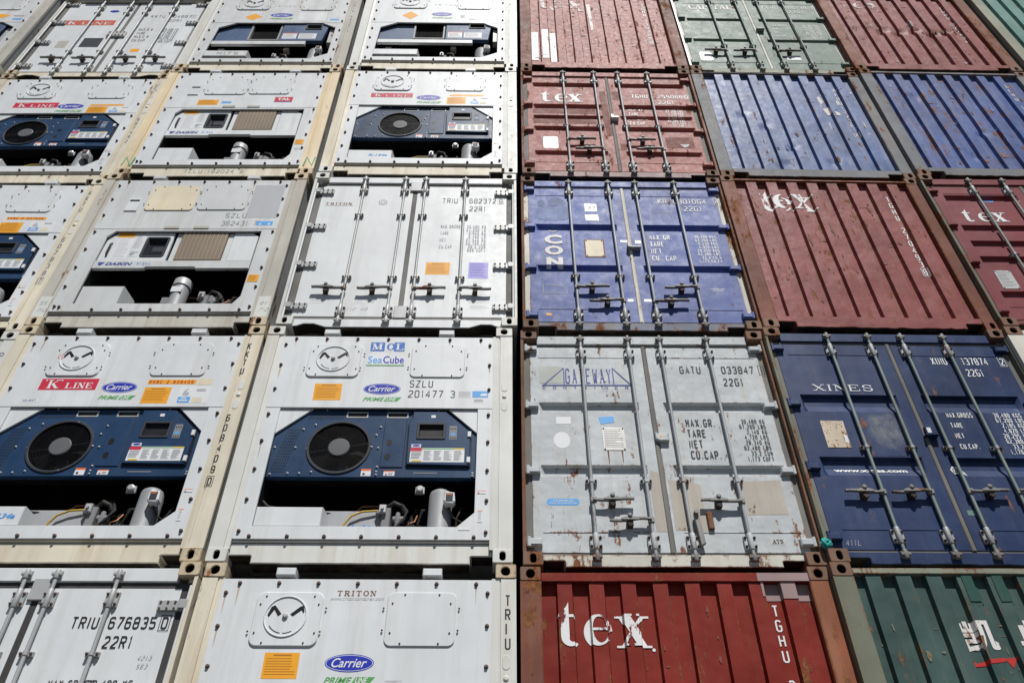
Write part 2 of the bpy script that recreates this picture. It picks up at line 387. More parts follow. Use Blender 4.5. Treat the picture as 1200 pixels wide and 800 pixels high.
# ---------------------------------------------------------------- palette
P('white_panel', (.655, .675, .685), .42, dirt=.24, spec=.45, vary=.05, bump=.08, dent=.25)
P('white_panel_dull', (.575, .59, .59), .43, dirt=.34, spec=.45, vary=.06, bump=.1, dent=.25)
P('cream_post', (.69, .635, .51), .5, dirt=.65, spec=.4, rust=.03, dirtcol=(.36, .24, .10), vary=.10, bump=.15)
P('tan_post', (.74, .62, .43), .5, dirt=.5, rust=.03, dirtcol=(.5, .3, .1), vary=.12, bump=.15)
P('grey_post', (.50, .48, .425), .55, dirt=.5, rust=.03, dirtcol=(.24, .19, .12), vary=.12, bump=.2)
P('white_post', (.64, .645, .61), .45, dirt=.45, spec=.4, rust=.02, dirtcol=(.40, .29, .15), vary=.08, bump=.12)
P('old_white', (.62, .60, .53), .55, dirt=.5, rust=.22, dirtcol=(.36, .22, .10), vary=.1)
P('stained_casting', (.58, .50, .36), .6, dirt=.7, rust=.32, dirtcol=(.34, .19, .07), vary=.2)
P('rusty_casting', (.21, .125, .085), .7, dirt=.5, rust=.30, dirtcol=(.10, .06, .04), vary=.3)
P('rusty_steel', (.19, .10, .065), .75, dirt=.5, rust=.40, vary=.3, scratch=.2)
P('yellowed_plate', (.70, .63, .48), .5, dirt=.35, dirtcol=(.5, .36, .16), vary=.06, bump=.05)
P('carrier_blue', (.014, .045, .108), .38, dirt=.15, vary=.12, bump=.05, dirtcol=(.10, .12, .16), dent=.15)
P('faded_blue', (.055, .10, .20), .42, dirt=.3, vary=.15, bump=.05, dirtcol=(.2, .22, .24), dent=.15)
Q('dark_cavity', (.010, .010, .011), .8, spec=.05); P('gap_shade_black', (.025, .022, .02), .85, dirt=.4, spec=.05, bump=0); P('tan_run', (.50, .41, .30), .5, dirt=.5, vary=.2, bump=0); Q('cavity_grey', (.22, .22, .23), .6)  # first two near-blacks carry shade of recesses and row gaps in their colour
Q('black_plastic', (.012, .012, .014), .35); Q('fan_grey', (.035, .04, .05), .5); Q('hub_grey', (.11, .115, .12), .5)
Q('screen_glass', (.02, .022, .025), .12); Q('white_sticker', (.72, .73, .74), .35); Q('sticker_line', (.32, .33, .36), .5)
Q('orange_sticker', (.80, .36, .025), .4); Q('orange_print', (.40, .16, .02), .4); Q('red_sticker', (.55, .03, .06), .4)
Q('salmon_banner', (.56, .115, .075), .45); Q('sticker_orange_red', (.75, .16, .03), .4); Q('sky_sticker', (.10, .36, .74), .4); Q('royal_blue', (.025, .04, .40), .35)
Q('mol_blue', (.05, .16, .50), .4); Q('leaf_green', (.10, .36, .10), .45); Q('navy_print', (.04, .07, .30), .45)
Q('violet_sticker', (.34, .30, .70), .4); Q('yellow_sticker', (.70, .50, .06), .4); Q('grey_patch', (.42, .43, .45), .5)
Q('black_ink', (.022, .023, .026), .5); Q('faded_ink', (.20, .21, .23), .55); Q('pale_ink', (.42, .42, .45), .55)
Q('brown_ink', (.20, .09, .06), .5); Q('green_marker', (.05, .36, .20), .6); Q('red_ink', (.48, .03, .025), .5)
P('white_ink', (.74, .75, .75), .45, dirt=.2, vary=.03, bump=0); P('worn_white_ink', (.72, .70, .68), .5, dirt=.3, rust=.18, vary=.06, bump=0)
P('worn_pale_ink', (.62, .56, .54), .5, dirt=.4, rust=.15, vary=.1, bump=0)
P('peeling_ink', (.76, .76, .75), .5, dirt=.2, vary=.05, bump=0, chip=((.17, .022, .016), .565)); P('peeling_ink_pale', (.62, .56, .54), .5, dirt=.3, vary=.08, bump=0, chip=((.30, .09, .08), .50)); P('back_grey', (.40, .41, .43), .55, dirt=.3, vary=.1, bump=0)
P('galvanised', (.42, .43, .43), .42, dirt=.25, vary=.12, metal=.15, bump=.05, rust=.04)
P('bar_grey', (.36, .38, .39), .48, dirt=.3, vary=.12, metal=.15, bump=.08, rust=.12)
P('bar_red', (.30, .22, .21), .5, dirt=.3, vary=.15, metal=.1, bump=.08, rust=.2)
P('bar_green', (.22, .27, .25), .5, dirt=.3, vary=.15, metal=.1, bump=.08, rust=.12)
P('bracket_grey', (.40, .41, .41), .5, dirt=.35, vary=.12, metal=.1, rust=.15)
P('handle_steel', (.24, .24, .235), .55, dirt=.4, metal=.2, vary=.2, rust=.08)
P('bolt_brown', (.13, .085, .075), .55, dirt=.3, vary=.25, bump=0); P('bolt_steel', (.5, .5, .5), .4, dirt=.2, metal=.4, bump=0)
P('bolt_rust', (.048, .036, .032), .7, dirt=.2, bump=0)
P('rubber', (.055, .055, .055), .65, dirt=.5, vary=.2, dirtcol=(.16, .14, .11), bump=.1)
P('rubber_grey', (.17, .165, .155), .65, dirt=.5, vary=.2, dirtcol=(.25, .21, .16), bump=.1)
P('tank_grey', (.29, .30, .31), .45, dirt=.3, vary=.1, metal=.1, bump=.05)
P('coil_brown', (.24, .19, .14), .7, dirt=.3, vary=.15, bump=0); P('coil_fin', (.44, .38, .32), .6, dirt=.2, bump=0)
P('copper', (.30, .13, .07), .45, metal=.6, dirt=.4, bump=0); P('hose_black', (.02, .02, .022), .5, dirt=.3, bump=0); Q('hose_yellow', (.55, .36, .05), .5)
P('gatu_grey', (.485, .515, .53), .5, scale=2.2, dirt=.25, rust=.14, vary=.07, dirtcol=(.32, .22, .12), dent=.5)
P('primer_beige', (.44, .40, .345), .6, dirt=.3, rust=.05, vary=.08)
P('faded_lilac', (.52, .54, .50), .55, dirt=.5, vary=.15, dirtcol=(.5, .46, .3)); P('xin_navy', (.018, .038, .110), .44, dirt=.28, rust=.06, vary=.2, dirtcol=(.12, .13, .17), dent=.5, scratch=.25)
P('con_blue', (.075, .115, .335), .48, spec=.24, dirt=.3, rust=.06, vary=.16, dirtcol=(.25, .26, .34), dent=.6, scratch=.3)
P('con_sill', (.20, .22, .27), .6, dirt=.5, rust=.42, vary=.2)
P('end_blue', (.055, .105, .265), .46, spec=.28, scale=1.6, dirt=.4, rust=.10, vary=.16, dirtcol=(.30, .30, .34), dent=.4, scratch=.3)
P('end_blue_rusty', (.055, .10, .285), .46, spec=.26, scale=1.5, dirt=.5, rust=.24, vary=.18, dirtcol=(.28, .24, .22), dent=.5, scratch=.3)
P('grey_blue_post', (.17, .18, .195), .6, dirt=.6, rust=.24, dirtcol=(.25, .2, .15), vary=.2, scratch=.3)
P('tex_red', (.205, .020, .013), .5, scale=1.5, dirt=.14, spec=.12, rust=.16, vary=.16, dirtcol=(.20, .09, .07), dent=.6, scratch=.12)
P('tex_red_faded', (.235, .060, .058), .5, scale=1.8, dirt=.35, rust=.20, vary=.14, dirtcol=(.24, .14, .12), dent=.6, scratch=.15)
P('tex_red_pale', (.335, .112, .098), .54, spec=.24, scale=1.8, dirt=.35, rust=.16, vary=.14, dirtcol=(.30, .20, .17), dent=.5, scratch=.2)
P('tex_red_wine', (.20, .042, .050), .5, dirt=.35, rust=.10, vary=.14, dirtcol=(.24, .14, .14), dent=.6, scratch=.15)
P('red_primer', (.165, .034, .022), .6, dirt=.25, rust=.08, vary=.12)
P('red_post', (.19, .065, .042), .6, dirt=.5, rust=.32, vary=.25, dirtcol=(.22, .13, .09), scratch=.3)
P('orange_post', (.29, .095, .045), .6, dirt=.5, rust=.34, vary=.25, dirtcol=(.34, .2, .12), scratch=.25)
P('mauve_patch', (.34, .24, .235), .55, dirt=.3, rust=.12, vary=.1)
P('sea_green', (.045, .088, .080), .5, scale=1.5, dirt=.3, rust=.08, vary=.16, dirtcol=(.16, .17, .14), dent=.6, scratch=.2)
P('green_post', (.16, .17, .125), .6, dirt=.6, rust=.30, vary=.2, dirtcol=(.15, .12, .07), scratch=.3)
P('fresh_green', (.025, .085, .068), .45, dirt=.2, rust=.03, vary=.1)
P('capital_green', (.125, .185, .155), .5, dirt=.3, rust=.06, vary=.1, dirtcol=(.3, .3, .26), dent=.4, scratch=.2)
P('teal_green', (.12, .26, .225), .5, dirt=.35, rust=.12, vary=.14, dirtcol=(.25, .22, .18), dent=.6)
P('olive_post', (.30, .32, .25), .6, dirt=.5, rust=.22, vary=.2, dirtcol=(.24, .17, .1))
P('placard_metal', (.46, .46, .45), .45, dirt=.3, vary=.12, metal=.3, bump=.15)
P('placard_rusty', (.62, .52, .40), .55, dirt=.5, rust=.40, vary=.1)
P('worn_smudge', (.13, .155, .20), .6, dirt=.6, vary=.45, dirtcol=(.03, .05, .14), scratch=.6, scale=2.)
P('con_scuff', (.19, .235, .40), .6, dirt=.4, vary=.3, dirtcol=(.10, .14, .34), scratch=.5, scale=2.); P('navy_smudge', (.062, .08, .13), .6, dirt=.3, vary=.4, scale=3.)
P('navy_worn', (.018, .038, .110), .5, dirt=.28, rust=.06, vary=.2, dirtcol=(.12, .13, .17), dent=.3, scratch=.25, spot=((3.365, ZG+1.357), (.22, .24), (.15, .165, .185)))
P('plain_blue', (.05, .10, .30), .5, rust=.1); P('plain_red', (.24, .06, .05), .5, rust=.12); P('plain_grey', (.45, .46, .46), .5, rust=.08)
P('turquoise_rope', (.04, .36, .33), .7, dirt=.2, bump=.3)

# ---------------------------------------------------------------- shared pieces
POSE = {(-2, 1): (-6.2405, .0774, .0009), (-2, 2): (-6.2462, .0845, .001), (-2, 3): (-6.2116, .132, -.0115), (-2, 4): (-6.205, .1364, -.008),
 (-1, 0): (-3.7069, -.0387, -.0005), (-1, 1): (-3.7407, -.011, -.0056), (-1, 2): (-3.7523, -.0045, -.0081), (-1, 3): (-3.719, .0106, -.0093),
 (-1, 4): (-3.7018, .0209, -.0069), (0, 0): (-1.2378, -.0136, .0061), (0, 1): (-1.2634, -.0119, .0043), (0, 2): (-1.2123, -.0277, .0024),
 (0, 3): (-1.1964, -.0313, .003), (0, 4): (-1.1812, -.0218, .0025), (1, 0): (1.232, .0209, -.0071), (1, 1): (1.2566, .0224, -.0031),
 (1, 2): (1.2827, .002, .0037), (1, 3): (1.3013, -.0216, .0083), (1, 4): (1.3082, -.0182, .0051), (2, 0): (3.6685, -.0627, .0008),
 (2, 1): (3.6961, -.0309, .008), (2, 2): (3.7222, -.0127, .0131), (2, 3): (3.7562, .0003, .0117), (2, 4): (3.7772, -.0044, .0072),
 (3, 1): (6.1217, -.0687, .0008), (3, 2): (6.1413, -.0656, .0008), (3, 3): (6.1824, -.0299, .0135), (3, 4): (6.1689, -.0324, .0075),
 (-3, 4): (-8.70, .05, 0), (-3, 3): (-8.70, .09, 0), (4, 4): (8.655, -.09, .004), (4, 3): (8.66, -.05, .004)}
def container(c, r, name, label, cat, group):
    global WARP
    WARP = None
    X, D, yaw = POSE.get((c, r), (c*2.47-1.235, 0, 0))
    o = bpy.data.objects.new(name, None); COL.objects.link(o); o.empty_display_size = .3
    o.location = (X, D, ZG+(r-1)*PITCH); o.rotation_euler = (0, 0, yaw)
    o['label'] = label; o['category'] = cat; o['group'] = group
    return o
def casting_mesh(top, right, mat):
    def mk():
        mb = MB(); w, h = .162, .118; cx = .082; hw, hh = (.036, .039) if top else (.026, .042)
        if right: cx = w-cx
        hole = rrect(cx-hw, h/2-hh, cx+hw, h/2+hh, min(hw, hh)*.95, 5)
        out = rrect(0, 0, w, h, .012, 3); i = inset(out, .004)
        mb.poly([i, hole], 0); mb.wall(i, 0, out, .004); mb.wall(out, .004, out, .178); mb.poly(out, .178)
        mb.wall(hole, 0, hole, .022); mb.wall(hole, .022, hole, .03, 1); big = rect(.012, .012, w-.012, h-.012); mb.poly([big, hole], .03, 1)
        mb.poly(big, .16, 1); mb.wall(big, .03, big, .16, 1)
        return mb.mesh('corner_casting', [MATS[mat], M['dark_cavity']], shift=False)  # hole lining near-black instead of casting paint, shade put into its colour
    return cached(('cast', top, right, mat), mk)
def frame(o, cast, cast_top=None, body='plain_grey', roof_front=2.52, posts=None, rear=True):
    for top in (0, 1):
        for right in (0, 1):
            cm = (cast_top or cast) if top else cast
            if isinstance(cm, tuple): cm = cm[right]
            add('corner_casting', casting_mesh(top, right, cm), o, L(W-.162 if right else 0, 0, H-.118 if top else 0))
    mb = MB(); x0, x1 = .012, W-.012; yb = 6.05
    for x in (x0, x1): mb.face([(x, .05, .12), (x, yb, .12), (x, yb, 2.5), (x, .05, 2.5)])
    mb.face([(x0, .35, 2.565), (x1, .35, 2.565), (x1, yb, 2.565), (x0, yb, 2.565)]); mb.face([(x0, .06, roof_front), (x1, .06, roof_front), (x1, .35, roof_front), (x0, .35, roof_front)])
    mb.face([(x0, .35, roof_front), (x1, .35, roof_front), (x1, .35, 2.565), (x0, .35, 2.565)])
    mb.face([(x0, .07, .13), (x1, .07, .13), (x1, yb, .13), (x0, yb, .13)]); mb.face([(x0, yb, .13), (x1, yb, .13), (x1, yb, 2.565), (x0, yb, 2.565)])
    for x, s in ((x0, -1), (x1, 1)):
        mb.box(x-.01, x+.01, .17, yb, .03, .16); mb.box(x-.01, x+.01, .17, yb, 2.49, 2.58)
    part('cargo_box', mb, MATS[body], o)
def posts(o, matL, matR, w=.157, xin=None, prof='c'):
    for i, m in enumerate((matL, matR)):
        def mk():
            mb = MB(); z0, z1 = .118, H-.118
            if prof == 'c':                       # reefer post: flat face, groove, inner flange
                xs = [(0, .04), (0, .007), (.118, .007), (.122, .02), (.128, .02), (.131, .012), (.19 if i else .165, .016), (.19 if i else .165, .1)]
            elif prof == 'end': xs = [(0, .08), (0, .005), (.03, .005), (.157, .005), (.166, .012), (.166, .12)]
            else: xs = [(0, .1), (0, .007), (.026, .007), (.03, .012), (.03, .07), (.09, .075)]    # door post: thin edge + hinge channel
            if i: xs = [(.162-x, y) for x, y in xs]
            for (xa, ya), (xb, yb) in zip(xs, xs[1:]): mb.face([(xa, ya, z0), (xb, yb, z0), (xb, yb, z1), (xa, ya, z1)])
            return mb.mesh('corner_post', MATS[m], shift=False)
        add('corner_post', cached(('post', prof, m, i), mk), o, L(W-.162 if i else 0, 0, 0))
def wavy(x0, x1, z, amp, seed, n=40):
    return [(x0+(x1-x0)*k/n, z+amp*noise.noise(Vector((x0*3+k*.42, seed*7.3, 0)))) for k in range(n+1)]
def rail_outline(z0, z1, nz, amp=.0, seed=0, n0=.17, n1=.345, xl=.162, xr=W-.162):
    b = wavy(W-n1, n1, z0, amp, seed) if amp else [(W-n1, z0), (n1, z0)]
    return [(xl, z1), (xl, nz), (n1-.012, nz), (n1, nz-.012)]+list(reversed(b))+[(W-n1, nz-.012), (W-n1+.012, nz), (xr, nz), (xr, z1)]
def trap_outline(z0, z1, nz=.03, xl=.162, xr=W-.162):
    return [(xl, z1), (xl, z0+.01), (.20, z0+.015), (.27, nz+.02), (.37, nz+.02), (.49, z0), (W-.49, z0), (W-.37, nz+.02), (W-.27, nz+.02), (W-.20, z0+.015), (xr, z0+.01), (xr, z1)]
def bolt_mesh(mat, r=.0125, h=.02):
    def mk():
        mb = MB(); mb.lathe([(r*1.35, 0), (r*1.35, -h*.25), (r, -h*.3), (r, -h*.85), (r*.7, -h)], (0, 0, 0), 'y', 8); return mb.mesh('bolt', MATS[mat], shift=False)
    return cached(('bolt', mat, r, h), mk)
def bolts(o, pts, y, mat='bolt_brown', r=.0125, h=.02, name='bolt'):
    for x, z in pts: u, w = wx(x, z); add(name, bolt_mesh(mat, r, h), o, L(u, y, w))
def decal(o, name, loop, mat, y, over=(), mats=(), t=.0012, label=None):
    """flat sticker: loop = outline, over = (polys, material index) printed on it"""
    mb = MB(); mb.plate(loop, y-t, y, 0, 0)
    for k, (polys, mi) in enumerate(over):
        for l in polys: mb.poly(l, y-t-.0004*(k+1), mi)
    return part(name, mb, [MATS[mat]]+[MATS[m] for m in mats], o, label)
def lines(x0, x1, z0, z1, n, th=.5, seed=0, full=.75):
    rnd = random.Random(seed+int(x0*1000)); out = []; s = (z1-z0)/n
    for k in range(n):
        e = x0+(x1-x0)*(full+(1-full)*rnd.random()); out.append(rect(x0, z1-s*k-s*th, e, z1-s*k))
    return out
def orange_note(o, x0, z0, x1, z1, y, sk=0.):
    l = [(x0, z0), (x1, z0), (x1+sk, z1), (x0+sk, z1)]; m = (x1-x0)*.06; hz = z1-z0
    decal(o, 'warning_sticker', l, 'orange_sticker', y, [([rect(x0+m*4, z1-hz*.13, x1-m*4, z1-hz*.07)]+lines(x0+m, x1-m, z0+hz*.08, z1-hz*.22, 7, .28, 3, .8), 1)], ['orange_print'])
def letters(o, name, mat, fn, surf=None, cuts=(), label=None):
    mb = MB(); fn(mb)
    out = [part(name, q, MATS[mat], o, label, surf=surf, cuts=cuts) for q in words_of(mb)]
    return out[0]

# ---------------------------------------------------------------- refrigerated containers, machine end
BOLT_T = [(.297, 2.425), (.60, 2.425), (.904, 2.425), (1.209, 2.425), (1.511, 2.425), (1.819, 2.425), (2.127, 2.425)]
BOLT_L = [(.207, 2.345), (.207, 2.08), (.207, 1.78), (.207, 1.48), (.207, 1.18), (.207, .88), (.207, .575), (.207, .275)]
BOLT_R = [(2.217, 2.35), (2.217, 2.09), (2.217, 1.785), (2.217, 1.485), (2.217, 1.18), (2.217, .878), (2.217, .575), (2.217, .275)]
BOLT_B = [(.30, .229), (.607, .229), (.907, .229), (1.208, .229), (1.512, .229), (1.815, .229), (2.12, .229)]
YP = .014                                       # front of the machine panel
def reefer_shell(o, pL, pR, sill, cast, panel, trap=False, seed=1):
    frame(o, cast, body='plain_grey', roof_front=2.40); posts(o, pL, pR)
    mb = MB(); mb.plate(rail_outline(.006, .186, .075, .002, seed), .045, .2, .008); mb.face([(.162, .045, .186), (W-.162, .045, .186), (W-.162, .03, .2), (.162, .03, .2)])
    part('bottom_sill', mb, [MATS[sill], M['gap_shade_black']], o, under=1)  # bitumen-black coat on downward faces, also deepening the shade in row gaps
    mb = MB(); mb.box(.14, W-.14, .05, .35, 2.40, 2.455); part('top_rail', mb, M['gap_shade_black'], o)  # ledge coloured black to hold the shade between rows
    for x in (.635, 1.78):
        mb = MB(); mb.plate(rect(x-.075, 2.492, x+.075, 2.556), .006, .16, .006, back=True); part('lifting_lug', mb, MATS[panel], o)
def upper_panel(o, zs, panel, corners=False):
    mb = MB(); z1 = 2.462; mb.plate(rect(.163, zs, 2.25, z1), YP, YP+.02, .003); mb.face([(.163, YP+.02, z1), (2.25, YP+.02, z1), (2.25, .06, z1-.01), (.163, .06, z1-.01)])
    part('upper_panel', mb, MATS[panel], o)
def lower_frame(o, opening, zs, panel):
    mb = MB(); t = zs-.002
    if max(z for x, z in opening) > t-.012:           # open towards the upper panel: a U-shaped frame
        top = sorted([p for p in opening if p[1] > t-.012]); (xl, _), (xr, _) = top[0], top[-1]
        i = opening.index(top[-1]); ring = opening[i:]+opening[:i]; ring = ring if ring[1] != top[0] else [ring[0]]+ring[1:]
        rest = [p for p in ring if p not in top]; 
        path = [(xr, t)]+list(reversed(rest))+[(xl, t)]
        loop = [(.163, .206), (2.25, .206), (2.25, t)]+path+[(.163, t)]
        mb.plate(loop, YP+.002, YP+.024, .003)
    else: mb.plate([rect(.163, .206, 2.25, t), opening], YP+.002, YP+.024, .003)
    part('machine_frame', mb, MATS[panel], o)
def rust_runs(o, seed, n=9):
    rnd = random.Random(seed*17+5)
    for x, z in rnd.sample(BOLT_T+BOLT_L[:5]+BOLT_R[:5]+BOLT_B+BOLT_T, n):
        w = .004+.006*rnd.random(); ln = .05+.16*rnd.random()
        if z < .3: ln = .03
        mb = MB(); mb.poly([(x-w, z), (x+w, z), (x+w*.7, z-ln*.6), (x+w*.2, z-ln), (x-w*.2, z-ln*.9), (x-w*.8, z-ln*.5)], YP-.0008); part('rust_run', mb, MATS['tan_run'], o)
def vent_plate(o, x0, z0, x1, z1, cx, cz, r, mat='white_panel'):
    mb = MB(); mb.plate(rrect(x0, z0, x1, z1, .06), YP-.014, YP, .006)
    v = part('vent_cover', mb, MATS[mat], o)
    mb = MB(); y = YP-.014
    mb.plate([ell(cx, cz, r), ell(cx, cz, r*.93)], y-.008, y, .003); part('vent_ring', mb, MATS[mat], v)
    mb = MB()
    for s in (-1, 1):
        l = [(.20, .10), (.62, .48), (.76, .52), (.84, .24), (.80, .14), (.70, .30), (.34, .0)] if s > 0 else [(-.20, .12), (-.34, .0), (-.56, .32), (-.76, -.04), (-.84, .06), (-.72, .46), (-.56, .54)]
        l = [(cx+u*r, cz+w*r) for u, w in l]
        mb = MB(); mb.poly(l, y-.0015); part('vent_opening', mb, MATS['black_plastic'], v)
    mb = MB()
    for a0, a1 in ((214, 262), (270, 300)):
        for f in ribbon(arc(cx, cz, r*.80, r*.80, a0, a1, 10), r*.045): mb.poly(f, y-.0012)
    part('vent_slot', mb, MATS['fan_grey'], v)
    mb = MB(); mb.lathe([(r*.13, 0), (r*.13, -.012), (r*.07, -.02)], (cx, y, cz), 'y', 12); part('vent_knob', mb, MATS['galvanised'], v)
    bolts(o, [(x0+.07, z1-.035), (x1-.07, z1-.035), (x0+.1, z0+.025), (x1-.1, z0+.025), (x1-.03, z1-.1), (x1-.03, z0+.1), (x0+.03, z0+.1), (x0+.035, z1-.1), (x1+.03, z1-.13), (x1+.01, z0+.11), (x0-.02, z0+.11)], YP-.012, 'bolt_brown', .006, .01)
def cover_plate(o, x0, z0, x1, z1, mat='white_panel'):
    mb = MB(); mb.plate(rrect(x0, z0, x1, z1, .05), YP-.011, YP, .005); part('access_cover', mb, MATS[mat], o)
    bolts(o, [(x0+.13, z1-.02), (x1-.13, z1-.02), (x0+.04, z1-.09), (x1-.04, z1-.09), (x0+.04, z0+.1), (x1-.04, z0+.1), (x0+.12, z0+.02), (x1-.12, z0+.02), (x0-.025, z1-.13), (x1+.025, z1-.13), (x0-.02, z0+.12), (x1+.02, z0+.12)], YP-.009, 'bolt_brown', .006, .01)
def cavity(o, loop, depth=.55, mat='dark_cavity'):
    mb = MB(); mb.wall(loop, YP+.024, loop, depth); mb.poly(loop, depth); part('machine_bay', mb, MATS[mat], o)  # lining darker than its grey metal, the bay's shade put into the colour
def compressor(o, x=1.82, r=.1, z0=.30, z1=.735, y=.15, mat='tank_grey', gauge=True, band=False):
    mb = MB(); mb.lathe([(r*1.02, z0), (r*1.02, z0+.02), (r, z0+.025), (r, z1-.05), (r*.93, z1-.02), (r*.7, z1), (.01, z1+.004)], (x, y, 0), 'z', 32)
    c = part('compressor', mb, MATS[mat], o, smooth=40)
    if band:
        mb = MB(); mb.lathe([(r*1.12, z1-.09), (r*1.12, z1+.0), (r*.95, z1+.02)], (x, y, 0), 'z', 32); part('compressor_cap', mb, MATS['galvanised'], c, smooth=40)
        decal(c, 'rating_label', rect(x-.06, z1-.22, x+.055, z1-.14), 'white_sticker', y-r-.004)
    if gauge:
        mb = MB(); yy = y-r-.06; mb.plate([(x+.035, .565), (x+.05, .535), (x+.115, .53), (x+.135, .56), (x+.125, .645), (x+.045, .655)], yy, yy+.07, .01, back=True);         gauge_cable(o, x, y, yy)
        g = part('gauge_box', mb, MATS['white_sticker'], o)
        mb = MB(); mb.plate(rect(x+.055, .553, x+.115, .632), yy-.003, yy+.003); mb.poly(rect(x+.06, .615, x+.105, .625), yy-.0036, 1); part('gauge_window', mb, [M['fan_grey'], M['sticker_orange_red']], g)
def gauge_cable(o, x, y, yy):
    mb = MB(); mb.tube([(x+.08, yy+.06, .53), (x+.12, y-.05, .46), (x+.2, y-.03, .42)], .008); part('gauge_cable', mb, MATS['hose_black'], o, smooth=50)
def pipework(o, x0=1.33, mat='bolt_steel'):
    mb = MB()
    mb.plate(rect(x0, .33, x0+.075, .57), .12, .2, .01); mb.lathe([(.03, 0), (.03, .09)], (x0+.1, .14, .46), 'x', 12); mb.lathe([(.022, .3), (.03, .36), (.022, .42), (.03, .44), (.018, .52)], (x0+.14, .13, 0), 'z', 12)
    mb.lathe([(.02, 0), (.035, .02), (.02, .05)], (x0-.02, .13, .53), 'y', 10); part('valve_block', mb, MATS['cavity_grey'], o, smooth=35)
    mb = MB()
    mb.tube([(x0+.1, .16, .34), (x0+.13, .1, .36), (x0+.2, .1, .45), (x0+.21, .15, .55), (x0+.15, .2, .66), (x0-.02, .3, .70)], .014)
    mb.tube([(x0+.25, .2, .31), (x0+.25, .18, .5), (x0+.27, .25, .62), (x0+.3, .4, .7)], .018); mb.tube([(x0+.32, .22, .30), (x0+.315, .15, .42), (x0+.33, .15, .55), (x0+.38, .3, .66)], .016)
    mb.tube([(x0+.02, .2, .60), (x0+.1, .13, .62), (x0+.17, .12, .58), (x0+.2, .18, .5)], .02)
    part('refrigerant_pipe', mb, MATS['hose_black'], o, smooth=50)
    for k, (pts, r_, m_) in enumerate((([(x0-.28, .3, .30), (x0-.27, .24, .55), (x0-.20, .26, .66), (x0-.05, .32, .70)], .011, 'copper'), ([(x0+.02, .24, .30), (x0+.03, .22, .60), (x0+.06, .3, .72)], .012, 'hose_black'),
        ([(x0+.62, .25, .32), (x0+.63, .2, .5), (x0+.66, .22, .62), (x0+.72, .35, .70)], .011, 'hose_black'), ([(x0+.23, .12, .33), (x0+.24, .1, .40), (x0+.29, .1, .42), (x0+.3, .14, .5)], .008, 'copper'), ([(x0-.6, .34, .6), (x0-.4, .3, .58), (x0-.2, .33, .62), (x0, .36, .6)], .014, 'hose_black'))):
        mb = MB(); mb.tube(pts, r_); part('pipe', mb, MATS[m_], o, smooth=50)
    mb = MB(); mb.lathe([(.035, .30), (.05, .33), (.05, .44), (.03, .47), (.03, .50)], (x0+.24, .24, 0), 'z', 16); part('filter_drier', mb, MATS['fan_grey'], o, smooth=40)
    mb = MB(); mb.plate(rect(x0-.02, .50, x0+.04, .58), .085, .12, .006); mb.lathe([(.014, 0), (.014, -.02)], (x0+.01, .085, .54), 'y', 10); part('valve_cap', mb, MATS['bolt_steel'], o)
KBLUE = [(.318, .792), (2.118, .792), (2.118, 1.256), (1.80, 1.556), (.635, 1.556), (.306, 1.25)]
